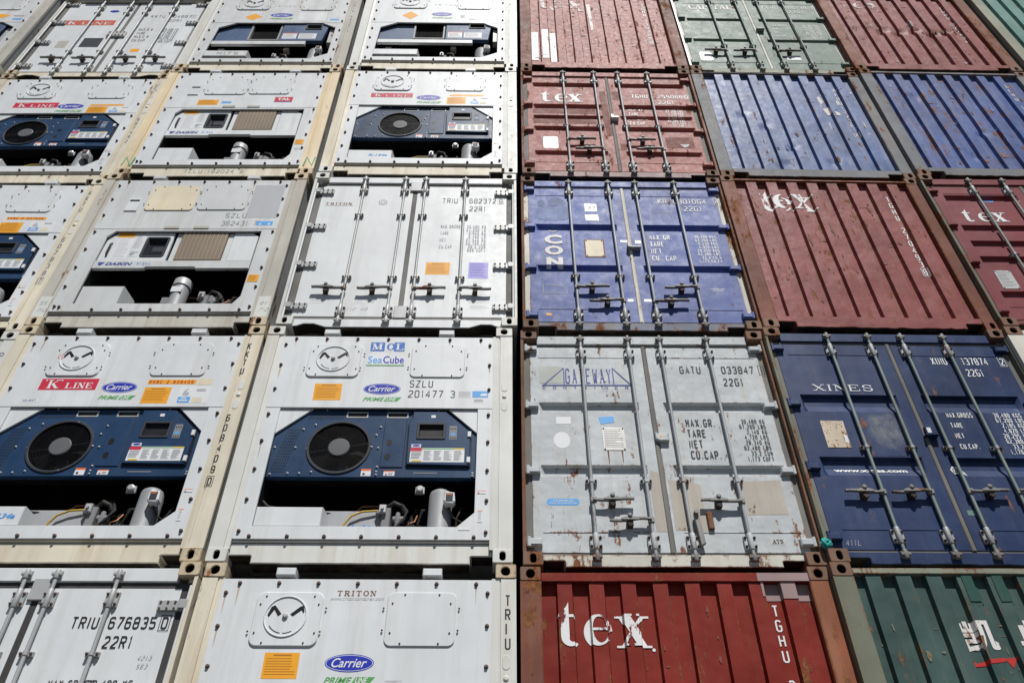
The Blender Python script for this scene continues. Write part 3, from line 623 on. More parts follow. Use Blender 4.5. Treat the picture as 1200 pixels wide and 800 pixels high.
def fan_unit(o, blue='carrier_blue', mid=True):
    global WARP
    WARP = warp_for(.05, 0, 1)
    yb = .055; cx, cz, r = .903, 1.108, .285
    hole = ell(cx, cz, r*.97, n=40)
    slots = [rect(.932, 1.441, 1.114, 1.493), rect(1.299, 1.441, 1.481, 1.493)]
    mb = MB(); mb.plate([KBLUE, hole]+slots, yb, yb+.05, .006)
    mb.plate(rect(1.285, .895, 1.482, 1.42), yb-.008, yb, .004)
    u = part('condenser_cover', mb, MATS[blue], o)
    mb = MB(); mb.plate([ell(cx, cz, r, n=40), ell(cx, cz, r*.91, n=40)], yb-.012, yb, .004); part('fan_ring', mb, MATS['fan_grey'], u)
    mb = MB(); mb.wall(hole, yb, hole, yb+.2); mb.poly(hole, yb+.2); mb.wall(KBLUE, yb+.05, inset(KBLUE, .05), yb+.22); part('fan_duct', mb, MATS['dark_cavity'], u)
    mb = MB()
    for k in range(1, 15):
        q = r*(.32+.6*k/15); mb.plate([ell(cx, cz, q+.0012, n=36), ell(cx, cz, q-.0012, n=36)], yb+.004, yb+.008)
    for k in range(8): 
        a = T*k/8+.2; mb.plate([(cx+math.cos(a)*.09-.003*math.sin(a), cz+math.sin(a)*.09+.003*math.cos(a)), (cx+math.cos(a)*.09+.003*math.sin(a), cz+math.sin(a)*.09-.003*math.cos(a)), (cx+math.cos(a)*r*.92+.003*math.sin(a), cz+math.sin(a)*r*.92-.003*math.cos(a)), (cx+math.cos(a)*r*.92-.003*math.sin(a), cz+math.sin(a)*r*.92+.003*math.cos(a))], yb+.009, yb+.014)
    part('fan_guard', mb, MATS['black_plastic'], u)
    mb = MB()
    for k in range(5):
        a = T*k/5; 
        mb.face([(cx+math.cos(a+b)*q, yb+.06+d, cz+math.sin(a+b)*q) for q, b, d in ((.09, -.3, 0), (.25, -.28, -.01), (.25, .28, .06), (.09, .3, .05))])
    part('fan_blade', mb, MATS['black_plastic'], u)
    mb = MB(); mb.lathe([(.094, .012), (.096, 0), (.088, -.006), (.02, -.008)], (cx, yb, cz), 'y', 28); part('fan_hub', mb, MATS['hub_grey'], u, smooth=30)
    for s in slots:
        mb = MB(); g = inset(s, -.008); mb.plate([g, inset(s, .006)], yb-.004, yb, .002); part('slot_frame', mb, MATS['galvanised'], u)
        mb = MB(); mb.poly(s, yb+.03); part('slot_back', mb, MATS['cavity_grey'], u)
    for z0 in (1.122, .972):
        mb = MB(); mb.poly(rrect(1.318, z0, 1.366, z0+.068, .023), yb-.0095); part('sight_hole', mb, MATS['black_plastic'], u)
    mb = MB()                                         # punched air slots
    for row in range(15):
        for k in range(6):
            x = .345+.01*row*.55+.022*k*.95; z = .835+row*.032
            if z < 1.25+max(0, (x-.33))*.95-.02: mb.poly([(x, z), (x+.011, z+.004), (x+.011, z+.02), (x, z+.016)], yb-.001)
    part('air_slot_panel', mb, MATS['black_plastic'], u); mb = MB()
    for row in range(4):
        for k in range(16):
            x = .585+.021*k+row*.012; z = 1.42+row*.021
            if x < .92: mb.poly([(x, z), (x+.013, z), (x+.009, z+.011), (x-.004, z+.011)], yb-.001)
    part('air_slot_panel', mb, MATS['black_plastic'], u); mb = MB()
    for k in range(5): mb.poly([(1.15+.02*k, 1.455), (1.162+.02*k, 1.455), (1.152+.02*k, 1.475), (1.14+.02*k, 1.475)], yb-.001)
    part('air_slot_panel', mb, MATS['black_plastic'], u)
    # control box
    box = [(1.515, .915), (2.062, .905), (2.062, 1.262), (1.83, 1.492), (1.535, 1.492), (1.535, 1.42), (1.505, 1.36)]
    mb = MB(); mb.plate(inset(box, -.012), yb-.006, yb, .002); part('control_gasket', mb, MATS['black_plastic'], u)
    disp = rrect(1.58, 1.18, 1.84, 1.362, .012, 3); scr = inset(disp, .022)
    mb = MB(); mb.plate([box, scr], yb-.028, yb-.004, .005); cb = part('control_door', mb, MATS[blue], o)
    mb = MB(); mb.plate([disp, scr], yb-.036, yb-.026, .004); mb.wall(scr, yb-.03, inset(scr, .018), yb+.02); part('display_bezel', mb, MATS['fan_grey'], cb)
    mb = MB(); mb.poly(inset(scr, .018), yb+.02); part('display_screen', mb, MATS['screen_glass'], cb)
    decal(cb, 'keypad', rect(1.872, 1.18, 1.94, 1.33), 'cavity_grey', yb-.028, [([rect(1.885, 1.225, 1.925, 1.25)], 1), ([rect(1.88+.02*i, 1.19+.05*j, 1.892+.02*i, 1.205+.05*j) for i in range(3) for j in (0, 2)], 2)], ['sky_sticker', 'fan_grey'])
    decal(cb, 'instruction_sheet', rect(1.54, .937, 2.015, 1.085), 'white_sticker', yb-.028,
          [([rect(1.54, 1.07, 2.015, 1.08)], 1), ([rect(1.54, 1.05, 1.64, 1.085)], 2), ([rect(1.56, .94, 1.64, .956), rect(1.92, 1.07, 2.01, 1.085)], 3), (sum([lines(1.66+.088*k, 1.73+.088*k, .95, 1.055, 9, .3, k, .6) for k in range(4)], [])+lines(1.55, 1.64, .965, 1.04, 5, .4, 9), 4)], ['leaf_green', 'red_sticker', 'yellow_sticker', 'sticker_line'])
    decal(cb, 'maker_badge', rect(1.545, 1.092, 1.63, 1.125), 'white_sticker', yb-.028, [([ell(1.588, 1.11, .035, .011, 16)], 1)], ['royal_blue'])
    decal(cb, 'small_label', rect(1.70, 1.42, 1.74, 1.45), 'white_sticker', yb-.028)
    for z in (1.235, .96):
        mb = MB(); mb.plate(rect(2.036, z-.03, 2.068, z+.03), yb-.04, yb-.02, .004); part('hinge', mb, MATS['white_sticker'], cb)
    decal(u, 'caution_label', rect(1.13, .808, 1.215, .88), 'white_sticker', yb, [([rect(1.13, .86, 1.215, .88)], 1), ([ell(1.155, .828, .012, n=10)], 2)], ['sticker_orange_red', 'black_ink'])
    decal(u, 'caution_label', rect(1.325, .812, 1.42, .862), 'white_sticker', yb, [([rect(1.325, .852, 1.42, .862)], 1), ([[(1.335, .817), (1.36, .817), (1.347, .838)]], 2), (lines(1.365, 1.41, .817, .84, 3, .4), 3)], ['sticker_orange_red', 'red_ink', 'sticker_line'])
    decal(u, 'data_strip', rect(1.58, .838, 1.785, .848), 'cavity_grey', yb)
    sc = [(.66, 1.35), (.98, 1.372), (.70, .845), (.99, .85), (.625, 1.09), (1.19, 1.11), (.52, 1.10), (.35, .82), (.34, 1.10), (.56, 1.30), (1.25, 1.10), (1.25, 1.33), (1.22, 1.24), (1.26, .90), (1.26, .85), (1.26, .82), (.5, .83), (2.09, .84), (2.09, .815), (.74, 1.52), (1.23, 1.535), (1.51, 1.53), (1.76, 1.52), (.60, .83), (1.30, 1.535)]
    bolts(u, sc, yb-.002, 'bolt_steel', .0075, .01, 'screw')
    WARP = None
def lower_bay(o, boxmat='white_panel', boxtxt=None, r134=False, box2=None, tank=True):
    mb = MB(); mb.plate(rect(.30, .28, 1.40, .575), .185, .5, .01); mb.plate(rect(1.40, .28, 2.12, .50), .30, .5, .01); p = part('back_panel', mb, MATS['back_grey'], o)
    mb = MB(); x1 = (box2 or .85)
    mb.plate(rect(.298, .334, x1, .52), .035, .2, .008, back=True); mb.face([(x1, .035, .334), (x1, .035, .52), (x1+.035, .21, .50), (x1+.035, .21, .334)]); b = part('battery_box', mb, MATS[boxmat], o)
    if boxtxt: letters(b, 'lettering', 'faded_ink', lambda m: stroke_text(m, boxtxt, .5, .39, .085, .06, .03, .012, y=.0335))
    if r134: letters(p, 'refrigerant_label', 'sky_sticker', lambda m: font_text(m, 'R-134a', 1.08, .40, 1.27, .437, y=.182, bold=.02))
    mb = MB(); mb.tube([(1.0, .15, .30), (1.02, .15, .42), (1.07, .15, .50), (1.16, .15, .545), (1.28, .16, .56), (1.36, .2, .57)], .009); part('yellow_hose', mb, MATS['hose_yellow'], o, smooth=50)
    mb = MB(); mb.tube([(.31, .12, .62), (.36, .12, .57), (.5, .13, .545), (.9, .2, .55)], .014); part('cable', mb, MATS['hose_black'], o, smooth=50)
    mb = MB(); mb.lathe([(.03, 0), (.035, -.02), (.02, -.03)], (1.64, .1, .73), 'y', 10); mb.plate(rect(1.60, .695, 1.68, .765), .1, .12, .004); part('sensor_bracket', mb, MATS['bolt_steel'], o)
    pipework(o); compressor(o)
OPEN_K = [(.298, .326), (1.975, .326), (2.118, .462), (2.118, 1.556), (.30, 1.556)]
def carrier_marks(o, z=1.785, prime=True, x0=1.036, x1=1.386):
    cx = (x0+x1)/2; rx = (x1-x0)/2
    d = decal(o, 'maker_badge', ell(cx, z, rx, .066, 36), 'royal_blue', YP, [([ell(cx, z, rx*.965, .059, 36)], 1), ([ell(cx, z, rx*.94, .055, 36)], 2)], ['white_sticker', 'royal_blue'])
    letters(d, 'lettering', 'white_sticker', lambda m: font_text(m, 'Carrier', cx-rx*.72, z-.032, cx+rx*.72, z+.036, y=YP-.003, bold=.012, shear=.35))
    if prime:
        zz = z-.127
        d = decal(o, 'series_badge', [(cx+.03, zz-.022), (x1-.02, zz-.022), (x1+.02, zz+.028), (cx+.06, zz+.028)], 'leaf_green', YP)
        letters(d, 'lettering', 'white_sticker', lambda m: font_text(m, 'LINE', cx+.055, zz-.018, x1-.03, zz+.024, y=YP-.0022, bold=.02, shear=.35))
        letters(o, 'series_lettering', 'leaf_green', lambda m: font_text(m, 'PRIME', x0+.01, zz-.02, cx+.035, zz+.026, y=YP-.0015, bold=.02, shear=.35))
def kline(o, x0, z0, x1, z1, y=YP, mat='red_sticker', sk=.0):
    d = decal(o, 'logo_plate', [(x0, z0), (x1, z0), (x1, z1), (x0, z1)], mat, y); h = z1-z0
    def f(m):
        serif_text(m, '"', x0+.04*h/.14, z0+.3*h, h*.62, .045, 0, .16, .06, y=y-.002); serif_text(m, 'K', x0+h*.5, z0+.13*h, h*.74, h*.85, 0, .22, .07, y=y-.002)
        serif_text(m, '"', x0+h*1.36, z0+.3*h, h*.62, .045, 0, .16, .06, y=y-.002)
        e = (x1-x0)-h*2.05; serif_text(m, 'LINE', x0+h*1.78, z0+.13*h, h*.5, e/3.9, e/3.9*.12, .22, .08, y=y-.002)
    letters(d, 'lettering', 'white_sticker', f)
def picture_card(o, x0, z0, x1, z1):
    w, h = x1-x0, z1-z0
    decal(o, 'instruction_card', rect(x0, z0, x1, z1), 'white_sticker', YP, [([rect(x0+.02*w, z0+.03*h, x0+.42*w, z0+.38*h)], 1), ([rect(x0+.48*w, z0+.06*h, x0+.80*w, z0+.34*h)], 2),
      ([[(x0+.12*w, z0+.5*h), (x0+.3*w, z0+.45*h), (x0+.34*w, z0+.6*h), (x0+.22*w, z0+.7*h), (x0+.28*w, z0+.9*h), (x0+.16*w, z0+.75*h)], rect(x0+.55*w, z0+.72*h, x0+.85*w, z0+.86*h)], 3), ([rect(x0+.06*w, z0+.12*h, x0+.36*w, z0+.2*h), rect(x0+.12*w, z0+.25*h, x0+.3*w, z0+.32*h)], 0)], ['sky_sticker', 'yellowed_plate', 'pale_ink'])
def post_text(o, s, x, ztop, h=.078, step=.106, y=.0055, mat='faded_ink', boxed=None, cw=.042, th=.011, surf=None, cuts=()):
    def f(m):
        z = ztop
        for ch in s:
            if ch == ' ': z -= step*.9; continue
            stroke_text(m, ch, x, z-h, h, cw, 0, th, y=0 if surf else y); z -= step
        if boxed: stroke_text(m, boxed, x, z-h-.01, h, cw, 0, th, y=0 if surf else y, box=True)
    letters(o, 'container_number', mat, f, surf=surf, cuts=cuts)
def post_dimples(o, zc=1.70, x=2.362):
    mb = MB()
    for dz in (.115, -.115): mb.plate(rrect(x-.028, zc+dz-.055, x+.028, zc+dz+.055, .026), .0035, .008, .003)
    mb.lathe([(.02, 0), (.02, -.006), (.012, -.01)], (x, .007, zc), 'y', 12); part('post_stud', mb, MATS['white_post'], o)
def side_labels(o):
    decal(o, 'caution_label', rect(2.135, .645, 2.21, .675), 'white_sticker', YP, [([rect(2.135, .669, 2.21, .675)], 1), ([[(2.14, .648), (2.158, .648), (2.149, .662)]], 2)], ['sticker_orange_red', 'red_ink'])
    decal(o, 'caution_label', rect(2.145, .37, 2.185, .48), 'white_sticker', YP, [([rect(2.145, .472, 2.185, .48)], 1), (lines(2.15, 2.18, .38, .465, 6, .3), 2)], ['sticker_orange_red', 'sticker_line'])
def carrier_reefer(c, r, label, pL, pR, sill, cast, panel='white_panel', boxtxt=None, r134=False, plates=True, blue='carrier_blue', seed=1):
    o = container(c, r, 'refrigerated_container', label, 'shipping container', 'refrigerated containers showing their machine end')
    reefer_shell(o, pL, pR, sill, cast, panel, seed=seed); upper_panel(o, 1.56, panel); lower_frame(o, OPEN_K, 1.56, panel)
    for s in (0, 1):
        l = [(.299, 1.275), (.60, 1.557), (.299, 1.557)] if not s else [(2.119, 1.29), (2.119, 1.557), (1.85, 1.557)]
        mb = MB(); mb.plate(l, .034, .05, .003); part('gusset', mb, MATS[panel], o)
    bolts(o, BOLT_T+BOLT_L+BOLT_R+BOLT_B, YP); rust_runs(o, seed)
    vent_plate(o, .46, 1.925, .966, 2.348, .70, 2.152, .163, panel); cover_plate(o, 1.455, 1.93, 1.978, 2.352, panel)
    cavity(o, OPEN_K, .6); fan_unit(o, blue); lower_bay(o, panel, boxtxt, r134); side_labels(o); post_dimples(o)
    mb = MB()
    for x in (.98, 1.30): mb.plate(rect(x, 1.535, x+.16, 1.575), .0, .02, .003)
    return o
# units whose condenser is a flat coil instead of a round fan
def coil_reefer(c, r, label, pL, pR, sill, cast, panel='white_panel', boxtxt=None, seed=1, zs=1.40):
    o = container(c, r, 'refrigerated_container', label, 'shipping container', 'refrigerated containers showing their machine end')
    reefer_shell(o, pL, pR, sill, cast, panel, seed=seed); upper_panel(o, zs, panel)
    op = [(.30, .31), (1.90, .31), (2.14, .46), (2.14, zs-.15), (1.92, zs-.005), (.58, zs-.005), (.33, zs-.16)]
    lower_frame(o, op, zs, panel); bolts(o, [(x, z) for x, z in BOLT_T+BOLT_L+BOLT_R+BOLT_B], YP); rust_runs(o, seed, 6)
    vent_plate(o, .47, 1.86, .99, 2.27, .72, 2.09, .16, panel); cover_plate(o, 1.50, 1.85, 2.02, 2.27, panel); cavity(o, op, .6)
    global WARP
    yb = .07; WARP = warp_for(.05, c, r)
    mb = MB(); mb.plate([(.30, .80), (.86, .80), (.86, zs-.02), (.30, zs-.02)], yb, yb+.05, .006); part('side_cover', mb, MATS['faded_blue'], o)
    mb = MB(); mb.plate([rect(.855, .84, 1.335, zs-.02), rect(.885, .868, 1.305, zs-.05)], yb-.02, yb+.06, .005); k = part('coil_frame', mb, MATS['tank_grey'], o)
    mb = MB(); mb.poly(rect(.87, .85, 1.32, zs-.03), yb+.03); part('condenser_coil', mb, MATS['dark_cavity'], k)
    disp = rect(1.70, 1.15, 1.955, 1.31); scr = inset(disp, .02)
    mb = MB(); mb.plate([[(1.35, .80), (2.0, .80), (2.05, 1.30), (1.96, zs-.02), (1.35, zs-.02)], scr], yb-.03, yb+.03, .006); cb = part('control_door', mb, MATS['faded_blue'], o)
    mb = MB(); mb.plate([disp, scr], yb-.04, yb-.03, .004); mb.wall(scr, yb-.03, inset(scr, .016), yb+.01); part('display_bezel', mb, MATS['fan_grey'], cb)
    mb = MB(); mb.poly(inset(scr, .016), yb+.01); part('display_screen', mb, MATS['screen_glass'], cb)
    for x0, x1 in ((1.385, 1.60), (1.63, 1.90)):
        decal(cb, 'instruction_sheet', rect(x0, .86, x1, 1.04), 'white_sticker', yb-.03, [([rect(x0, 1.02, x1, 1.04)], 1), (lines(x0+.015, x1-.015, .875, 1.0, 6, .3, 2), 2)], ['sticker_orange_red' if x0 < 1.5 else 'sticker_line', 'pale_ink'])
    mb = MB(); mb.plate(rect(2.07, .80, 2.14, 1.25), yb-.0, yb+.1, .004); part('junction_box', mb, MATS['galvanised'], o)
    mb = MB(); mb.plate(rect(.335, .69, 1.765, .795), .04, .08, .006); part('drip_ledge', mb, MATS[panel], o)
    mb = MB(); mb.plate(rect(.30, .312, .965, .475), .03, .2, .008, back=True); mb.face([(.965, .03, .312), (.965, .03, .475), (1.0, .21, .46), (1.0, .21, .312)]); b = part('battery_box', mb, MATS[panel], o)
    if boxtxt: letters(b, 'lettering', 'faded_ink', lambda m: stroke_text(m, boxtxt, .53, .35, .08, .065, .03, .011, y=.0285))
    part('bracket', (lambda m: (m.plate(rect(1.44, .62, 1.52, .69), .1, .18, .005), m)[1])(MB()), MATS['coil_fin'], o); part('bracket', (lambda m: (m.plate(rect(.46, .60, .55, .66), .1, .18, .005), m)[1])(MB()), MATS['coil_fin'], o)
    WARP = None; compressor(o, 1.90, .1, .34, .72, .15); pipework(o, 1.3)
    return o
def daikin_reefer(c, r, label, pL, pR, sill, cast, panel, zt=1.475, big=True, plateA='yellowed_plate', seed=1):
    o = container(c, r, 'refrigerated_container', label, 'shipping container', 'refrigerated containers showing their machine end')
    reefer_shell(o, pL, pR, sill, cast, panel, seed=seed); upper_panel(o, 1.535, panel)
    op = [(.365, .326), (2.02, .326), (2.085, .44), (2.085, 1.50), (.44, 1.50), (.365, 1.40)]
    lower_frame(o, op, 1.535, panel); bolts(o, BOLT_T+BOLT_L+BOLT_R+[(.258, .267)]+BOLT_B[1:], YP); rust_runs(o, seed, 11)
    cover_plate(o, .63, 1.865, 1.20, 2.338, plateA); cover_plate(o, 1.245, 1.875, 1.81, 2.342, panel)
    mb = MB(); mb.plate(rect(.41, 1.855, .555, 2.10), YP-.012, YP, .004); v = part('drain_vent', mb, MATS['white_panel'], o)
    mb = MB(); mb.poly(rect(.43, 2.03, .545, 2.06), YP-.0135); part('vent_slot', mb, MATS['black_plastic'], v)
    for x in (.97, 1.305):
        mb = MB(); mb.plate(rect(x, 1.537, x+.17, 1.585), .006, .02, .003); part('hanger_tab', mb, MATS['grey_post'], o)
    cavity(o, op, .6)
    global WARP
    WARP = warp_for(.04, -1, 2)
    mb = MB(); mb.plate([(.37, .845), (.95, .845), (.97, .87), (1.49, .87), (1.51, .845), (2.085, .845), (2.085, .975), (.37, .975)], .035, .07, .006); part('drip_ledge', mb, MATS[panel], o)
    door = [(.375, .975), (1.135, .975), (1.125, 1.468), (.50, 1.468), (.40, 1.37)]; scr = rrect(.845, 1.055, 1.09, 1.372, .02, 3)
    mb = MB(); mb.plate([door, scr], .05, .08, .006); d = part('control_door', mb, MATS['white_panel'], o)
    mb = MB(); mb.plate([inset(scr, -.012), inset(scr, .016)], .042, .052, .004); mb.wall(inset(scr, .016), .045, inset(scr, .03), .09); part('display_bezel', mb, MATS['fan_grey'], d)
    mb = MB(); mb.poly(inset(scr, .03), .09); mb.poly(rect(.92, 1.18, 1.05, 1.26), .088, 1); mb.poly(ell(1.03, 1.10, .014, n=10), .088, 2); part('display_screen', mb, [M['screen_glass'], M['fan_grey'], M['red_ink']], d)
    mb = MB(); mb.tube([(.475, .045, 1.06), (.475, .028, 1.09), (.475, .028, 1.24), (.475, .045, 1.27)], .011); part('handle', mb, MATS['fan_grey'], d, smooth=50)
    decal(d, 'warning_sticker', rect(.50, 1.378, .685, 1.452), 'orange_sticker', .05, [(lines(.51, .67, 1.39, 1.44, 4, .3), 1)], ['orange_print'])
    decal(d, 'instruction_sheet', rect(.53, 1.02, .70, 1.36), 'white_sticker', .05, [(lines(.54, .69, 1.03, 1.35, 16, .25, 1, .6), 1)], ['pale_ink'])
    decal(d, 'instruction_sheet', rect(.71, 1.05, .82, 1.45), 'white_panel', .05, [(lines(.72, .81, 1.18, 1.44, 14, .35, 4, .6), 1), (lines(.72, .81, 1.06, 1.13, 3, .5, 4, .4), 2)], ['pale_ink', 'faded_ink'])
    mb = MB(); mb.plate(rect(1.225, .985, 1.735, 1.50), .04, .08, .006); k = part('condenser_coil', mb, MATS['coil_brown'], o)
    mb = MB()
    for q in range(11): x = 1.255+q*.046; mb.plate(rect(x, 1.0, x+.004, 1.49), .036, .042)
    part('coil_fin', mb, MATS['coil_fin'], k)
    mb = MB(); mb.plate([(1.80, .985), (2.075, .985), (2.075, 1.40), (1.98, 1.475), (1.80, 1.475)], .05, .08, .006); part('side_cover', mb, MATS['white_panel'], o)
    mb = MB(); part('divider_strip', mb, MATS[panel], o) if mb.plate(rect(1.16, .98, 1.222, 1.46), .06, .09, .004) is None else 0; mb = MB(); mb.plate(rect(1.738, .98, 1.795, 1.47), .06, .09, .004); part('divider_strip', mb, MATS[panel], o)
    letters(o, 'maker_lettering', 'navy_print', lambda m: (font_text(m, 'DAIKIN', .52, .893, .81, .94, y=.033, bold=.03, shear=.3), m.poly([(.45, .893), (.475, .893), (.51, .94), (.435, .94)], .033)))
    letters(o, 'model_lettering', 'sky_sticker', lambda m: stroke_text(m, 'R134A', .86, .9, .035, .022, .01, .005, y=.033))
    WARP = None
    mb = MB(); mb.plate(rect(.375, .33, .815, .605), .03, .22, .008, back=True); mb.face([(.815, .03, .33), (.815, .03, .605), (.86, .24, .58), (.86, .24, .33)]); part('battery_box', mb, MATS[panel], o)
    mb = MB(); mb.plate(rect(.37, .28, 2.08, .44), .26, .5, .01); part('back_panel', mb, MATS['cavity_grey'], o)
    compressor(o, 1.36, .088, .30, .78, .16, 'tank_grey', False, True); pipework(o, 1.62)
    mb = MB(); mb.plate(rect(1.2, .44, 1.275, .54), .13, .2, .006); mb.lathe([(.028, .30), (.03, .40), (.022, .42), (.034, .46), (.034, .56)], (1.72, .16, 0), 'z', 14); mb.lathe([(.03, 0), (.03, .1)], (1.74, .18, .53), 'x', 12); mb.lathe([(.024, 0), (.024, .13)], (1.56, .14, .42), 'x', 12); mb.plate(rect(1.9, .36, 1.99, .46), .15, .22, .008); part('valve_block', mb, MATS['cavity_grey'], o, smooth=35)
    mb = MB(); mb.tube([(1.46, .16, .36), (1.55, .12, .37), (1.62, .13, .42), (1.7, .16, .52), (1.8, .2, .6)], .02); mb.tube([(1.85, .2, .3), (1.87, .18, .45), (1.95, .2, .58), (2.05, .3, .6)], .025); mb.tube([(2.0, .2, .32), (2.03, .22, .45), (2.04, .3, .6)], .016); part('refrigerant_pipe', mb, MATS['hose_black'], o, smooth=50)
    decal(o, 'warning_sticker', rect(2.10, .655, 2.215, .765), 'orange_sticker', YP, [(lines(2.11, 2.2, .665, .75, 5, .3), 1)], ['orange_print'])
    return o

# ---------------------------------------------------------------- doors, bars and corrugated ends
YD, YB = .062, .026            # door skin, locking-bar axis
def bar_mesh(mat, z0=.075, z1=2.51):
    def mk():
        mb = MB(); mb.lathe([(.0148, z0), (.0148, z1)], (0, 0, 0), 'z', 14); return mb.mesh('locking_bar', MATS[mat], shift=False, smooth=40)
    return cached(('bar', mat, z0, z1), mk)
def bracket_mesh(mat, kind):
    def mk():
        mb = MB()
        if kind == 'long':
            mb.lathe([(.019, -.075), (.022, -.07), (.022, .07), (.019, .075)], (0, 0, 0), 'z', 14); mb.plate(rect(-.05, -.06, .05, .06), .01, .034, .004)
            for x in (-.038, .038):
                for z in (-.04, .04): mb.lathe([(.011, .012), (.011, -.002), (.006, -.006)], (x, 0, z), 'y', 8, 1)
        elif kind == 'short':
            mb.lathe([(.02, -.016), (.02, .016)], (0, 0, 0), 'z', 14); mb.plate(rect(-.05, -.018, .05, .018), .008, .034, .003)
            for x in (-.038, .038): mb.lathe([(.011, .01), (.011, -.004), (.006, -.008)], (x, 0, 0), 'y', 8, 1)
        else:
            mb.plate(rect(-.034, -.03, .034, .03), .0, .05, .004); mb.lathe([(.018, -.036), (.022, -.02), (.022, .02), (.018, .036)], (0, -.004, 0), 'z', 12); mb.plate(rect(-.04, -.012, .04, .012), -.02, .0, .003)
        return mb.mesh('bracket', [MATS[mat], MATS['bolt_rust' if mat != 'galvanised' else 'bolt_brown']], shift=False, smooth=35)
    return cached(('brk', mat, kind), mk)
def handle_mesh(mat, d, ln, hub, seed=0):
    """lever running sideways from its bar (d = +1 right, -1 left)"""
    def mk():
        mb = MB(); n = 10; top = []
        for k in range(n+1):
            t = k/n; z = .012*math.sin(t*5.2+.4)*(1 if seed % 2 else -.6); top.append((d*t*ln, z, .007+.006*math.exp(-((t*ln-hub)/.06)**2)))
        for (xa, za, ha), (xb, zb, hb) in zip(top, top[1:]):
            y0, y1 = -.036, -.004
            q = [(xa, y0, za+ha), (xb, y0, zb+hb), (xb, y1, zb+hb), (xa, y1, za+ha)]; w = [(x, y, z-2*h) for (x, y, z), h in zip(q, (ha, hb, hb, ha))]
            mb.face(q); mb.face(w); mb.face([q[0], q[1], w[1], w[0]]); mb.face([q[3], q[2], w[2], w[3]])
        mb.face([(d*ln, -.036, top[-1][1]+top[-1][2]), (d*ln, -.004, top[-1][1]+top[-1][2]), (d*ln, -.004, top[-1][1]-top[-1][2]), (d*ln, -.036, top[-1][1]-top[-1][2])])
        mb.plate(rect(-.022, -.024, .03 if d > 0 else .022, .024) if d > 0 else rect(-.03, -.024, .022, .024), -.024, .005, .004)
        h = d*hub; mb.plate([(h-.075, -.012), (h+.075, -.012), (h+.075, .006), (h+.03, .022), (h-.03, .022), (h-.075, .006)], -.042, -.03, .003); mb.plate(rect(h-.024, -.055, h+.024, .03), -.028, .036, .005, 1); mb.lathe([(.02, 0), (.02, -.028), (.012, -.034)], (h, -.02, .03), 'y', 10); mb.lathe([(.016, 0), (.016, -.05)], (h, .02, -.05), 'y', 8, 1)
        return mb.mesh('door_handle', [MATS[mat], MATS['bolt_rust']], shift=False)
    return cached(('hnd', mat, d, round(ln, 2), round(hub, 2), seed % 2), mk)
def locking_bars(o, xs, bmat, kmat, zb, handles, hmat='handle_steel', tn=.8):
    """zb = heights of brackets (z, kind); handles = (bar index, direction, z, length, hub)"""
    for i, x in enumerate(xs):
        b = add('locking_bar', bar_mesh(bmat), o, L(x, YB, 0))
        for z, k in zb: add('bracket', bracket_mesh(kmat, k), b, (0, 0, z+.024*tn))
        for z in (.082, 2.49): add('cam_keeper', bracket_mesh('handle_steel' if kmat != 'galvanised' else kmat, 'cam'), b, (0, 0, z))
        for q, (bi, d, z, ln, hub) in enumerate(handles):
            if bi == i: add('door_handle', handle_mesh(hmat, d, ln, hub, q), b, (0, 0, z+.045))
def door_profile(recs, depth=.042):
    """recs = (top, end of deep part, bottom of the slope), x-tapered troughs pressed in the door skin"""
    def dep(z):
        for a, m, b in recs:
            if b <= z <= a:
                if z > a-.012: return depth*(a-z)/.012
                if z >= m: return depth
                return depth*(z-b)/(m-b)
        return 0.
    return dep
def door_leaf(o, x0, x1, xa, xb, z0, z1, recs, mat, depth=.042, name='door', welds=(2.27, .325), tilt=.035):
    """one leaf with horizontal troughs; returns (object, surface function, cut list)"""
    dep = door_profile(recs, depth)
    zs = {z0, z1}
    for a, m, b in recs: zs |= {a, a-.012, m, b}
    zs = sorted(zs); 
    def ins(x): return max(0., min(1., (x-xa)/tilt, (xb-x)/tilt)) if recs else 0.
    def dent(x, z): return .0009*noise.noise(Vector((x*2.1+x0*9, z*2.4, len(recs)+xa)))
    zz = []
    for a, b in zip(zs, zs[1:]):
        k = max(1, int((b-a)/.12)); zz += [a+(b-a)*q/k for q in range(k)]
    zz.append(zs[-1])
    xq = sorted({x0, xa, xa+tilt, xb-tilt, xb, x1}); xx = []
    for a, b in zip(xq, xq[1:]):
        k = max(1, int((b-a)/.12)); xx += [a+(b-a)*q/k for q in range(k)]
    xx.append(xq[-1])
    mb = MB()
    surf = lambda x, z: YD+dep(z)*ins(x)
    i0 = len(mb.v); nx = len(xx)
    for z in zz:
        for x in xx: mb.v.append((x, surf(x, z)+(dent(x, z) if x0 < x < x1 else 0), z))
    for j in range(len(zz)-1):
        for k in range(nx-1):
            i = i0+j*nx+k; mb.f.append((i, i+1, i+nx+1, i+nx)); mb.m.append(0)
    loop = rect(x0, z0, x1, z1); mb.wall(loop, YD, loop, YD+.05)
    for z in welds:
        if z0 < z < z1: mb.plate(rect(xa+.004, z-.0035, xb-.004, z+.0035), YD-.004, YD)
    d = part(name, mb, MATS[mat], o, smooth=24)
    cuts = [('z', z) for z in zs[1:-1]]+[('x', x) for x in (xa, xa+tilt, xb-tilt, xb)]
    return d, surf, cuts
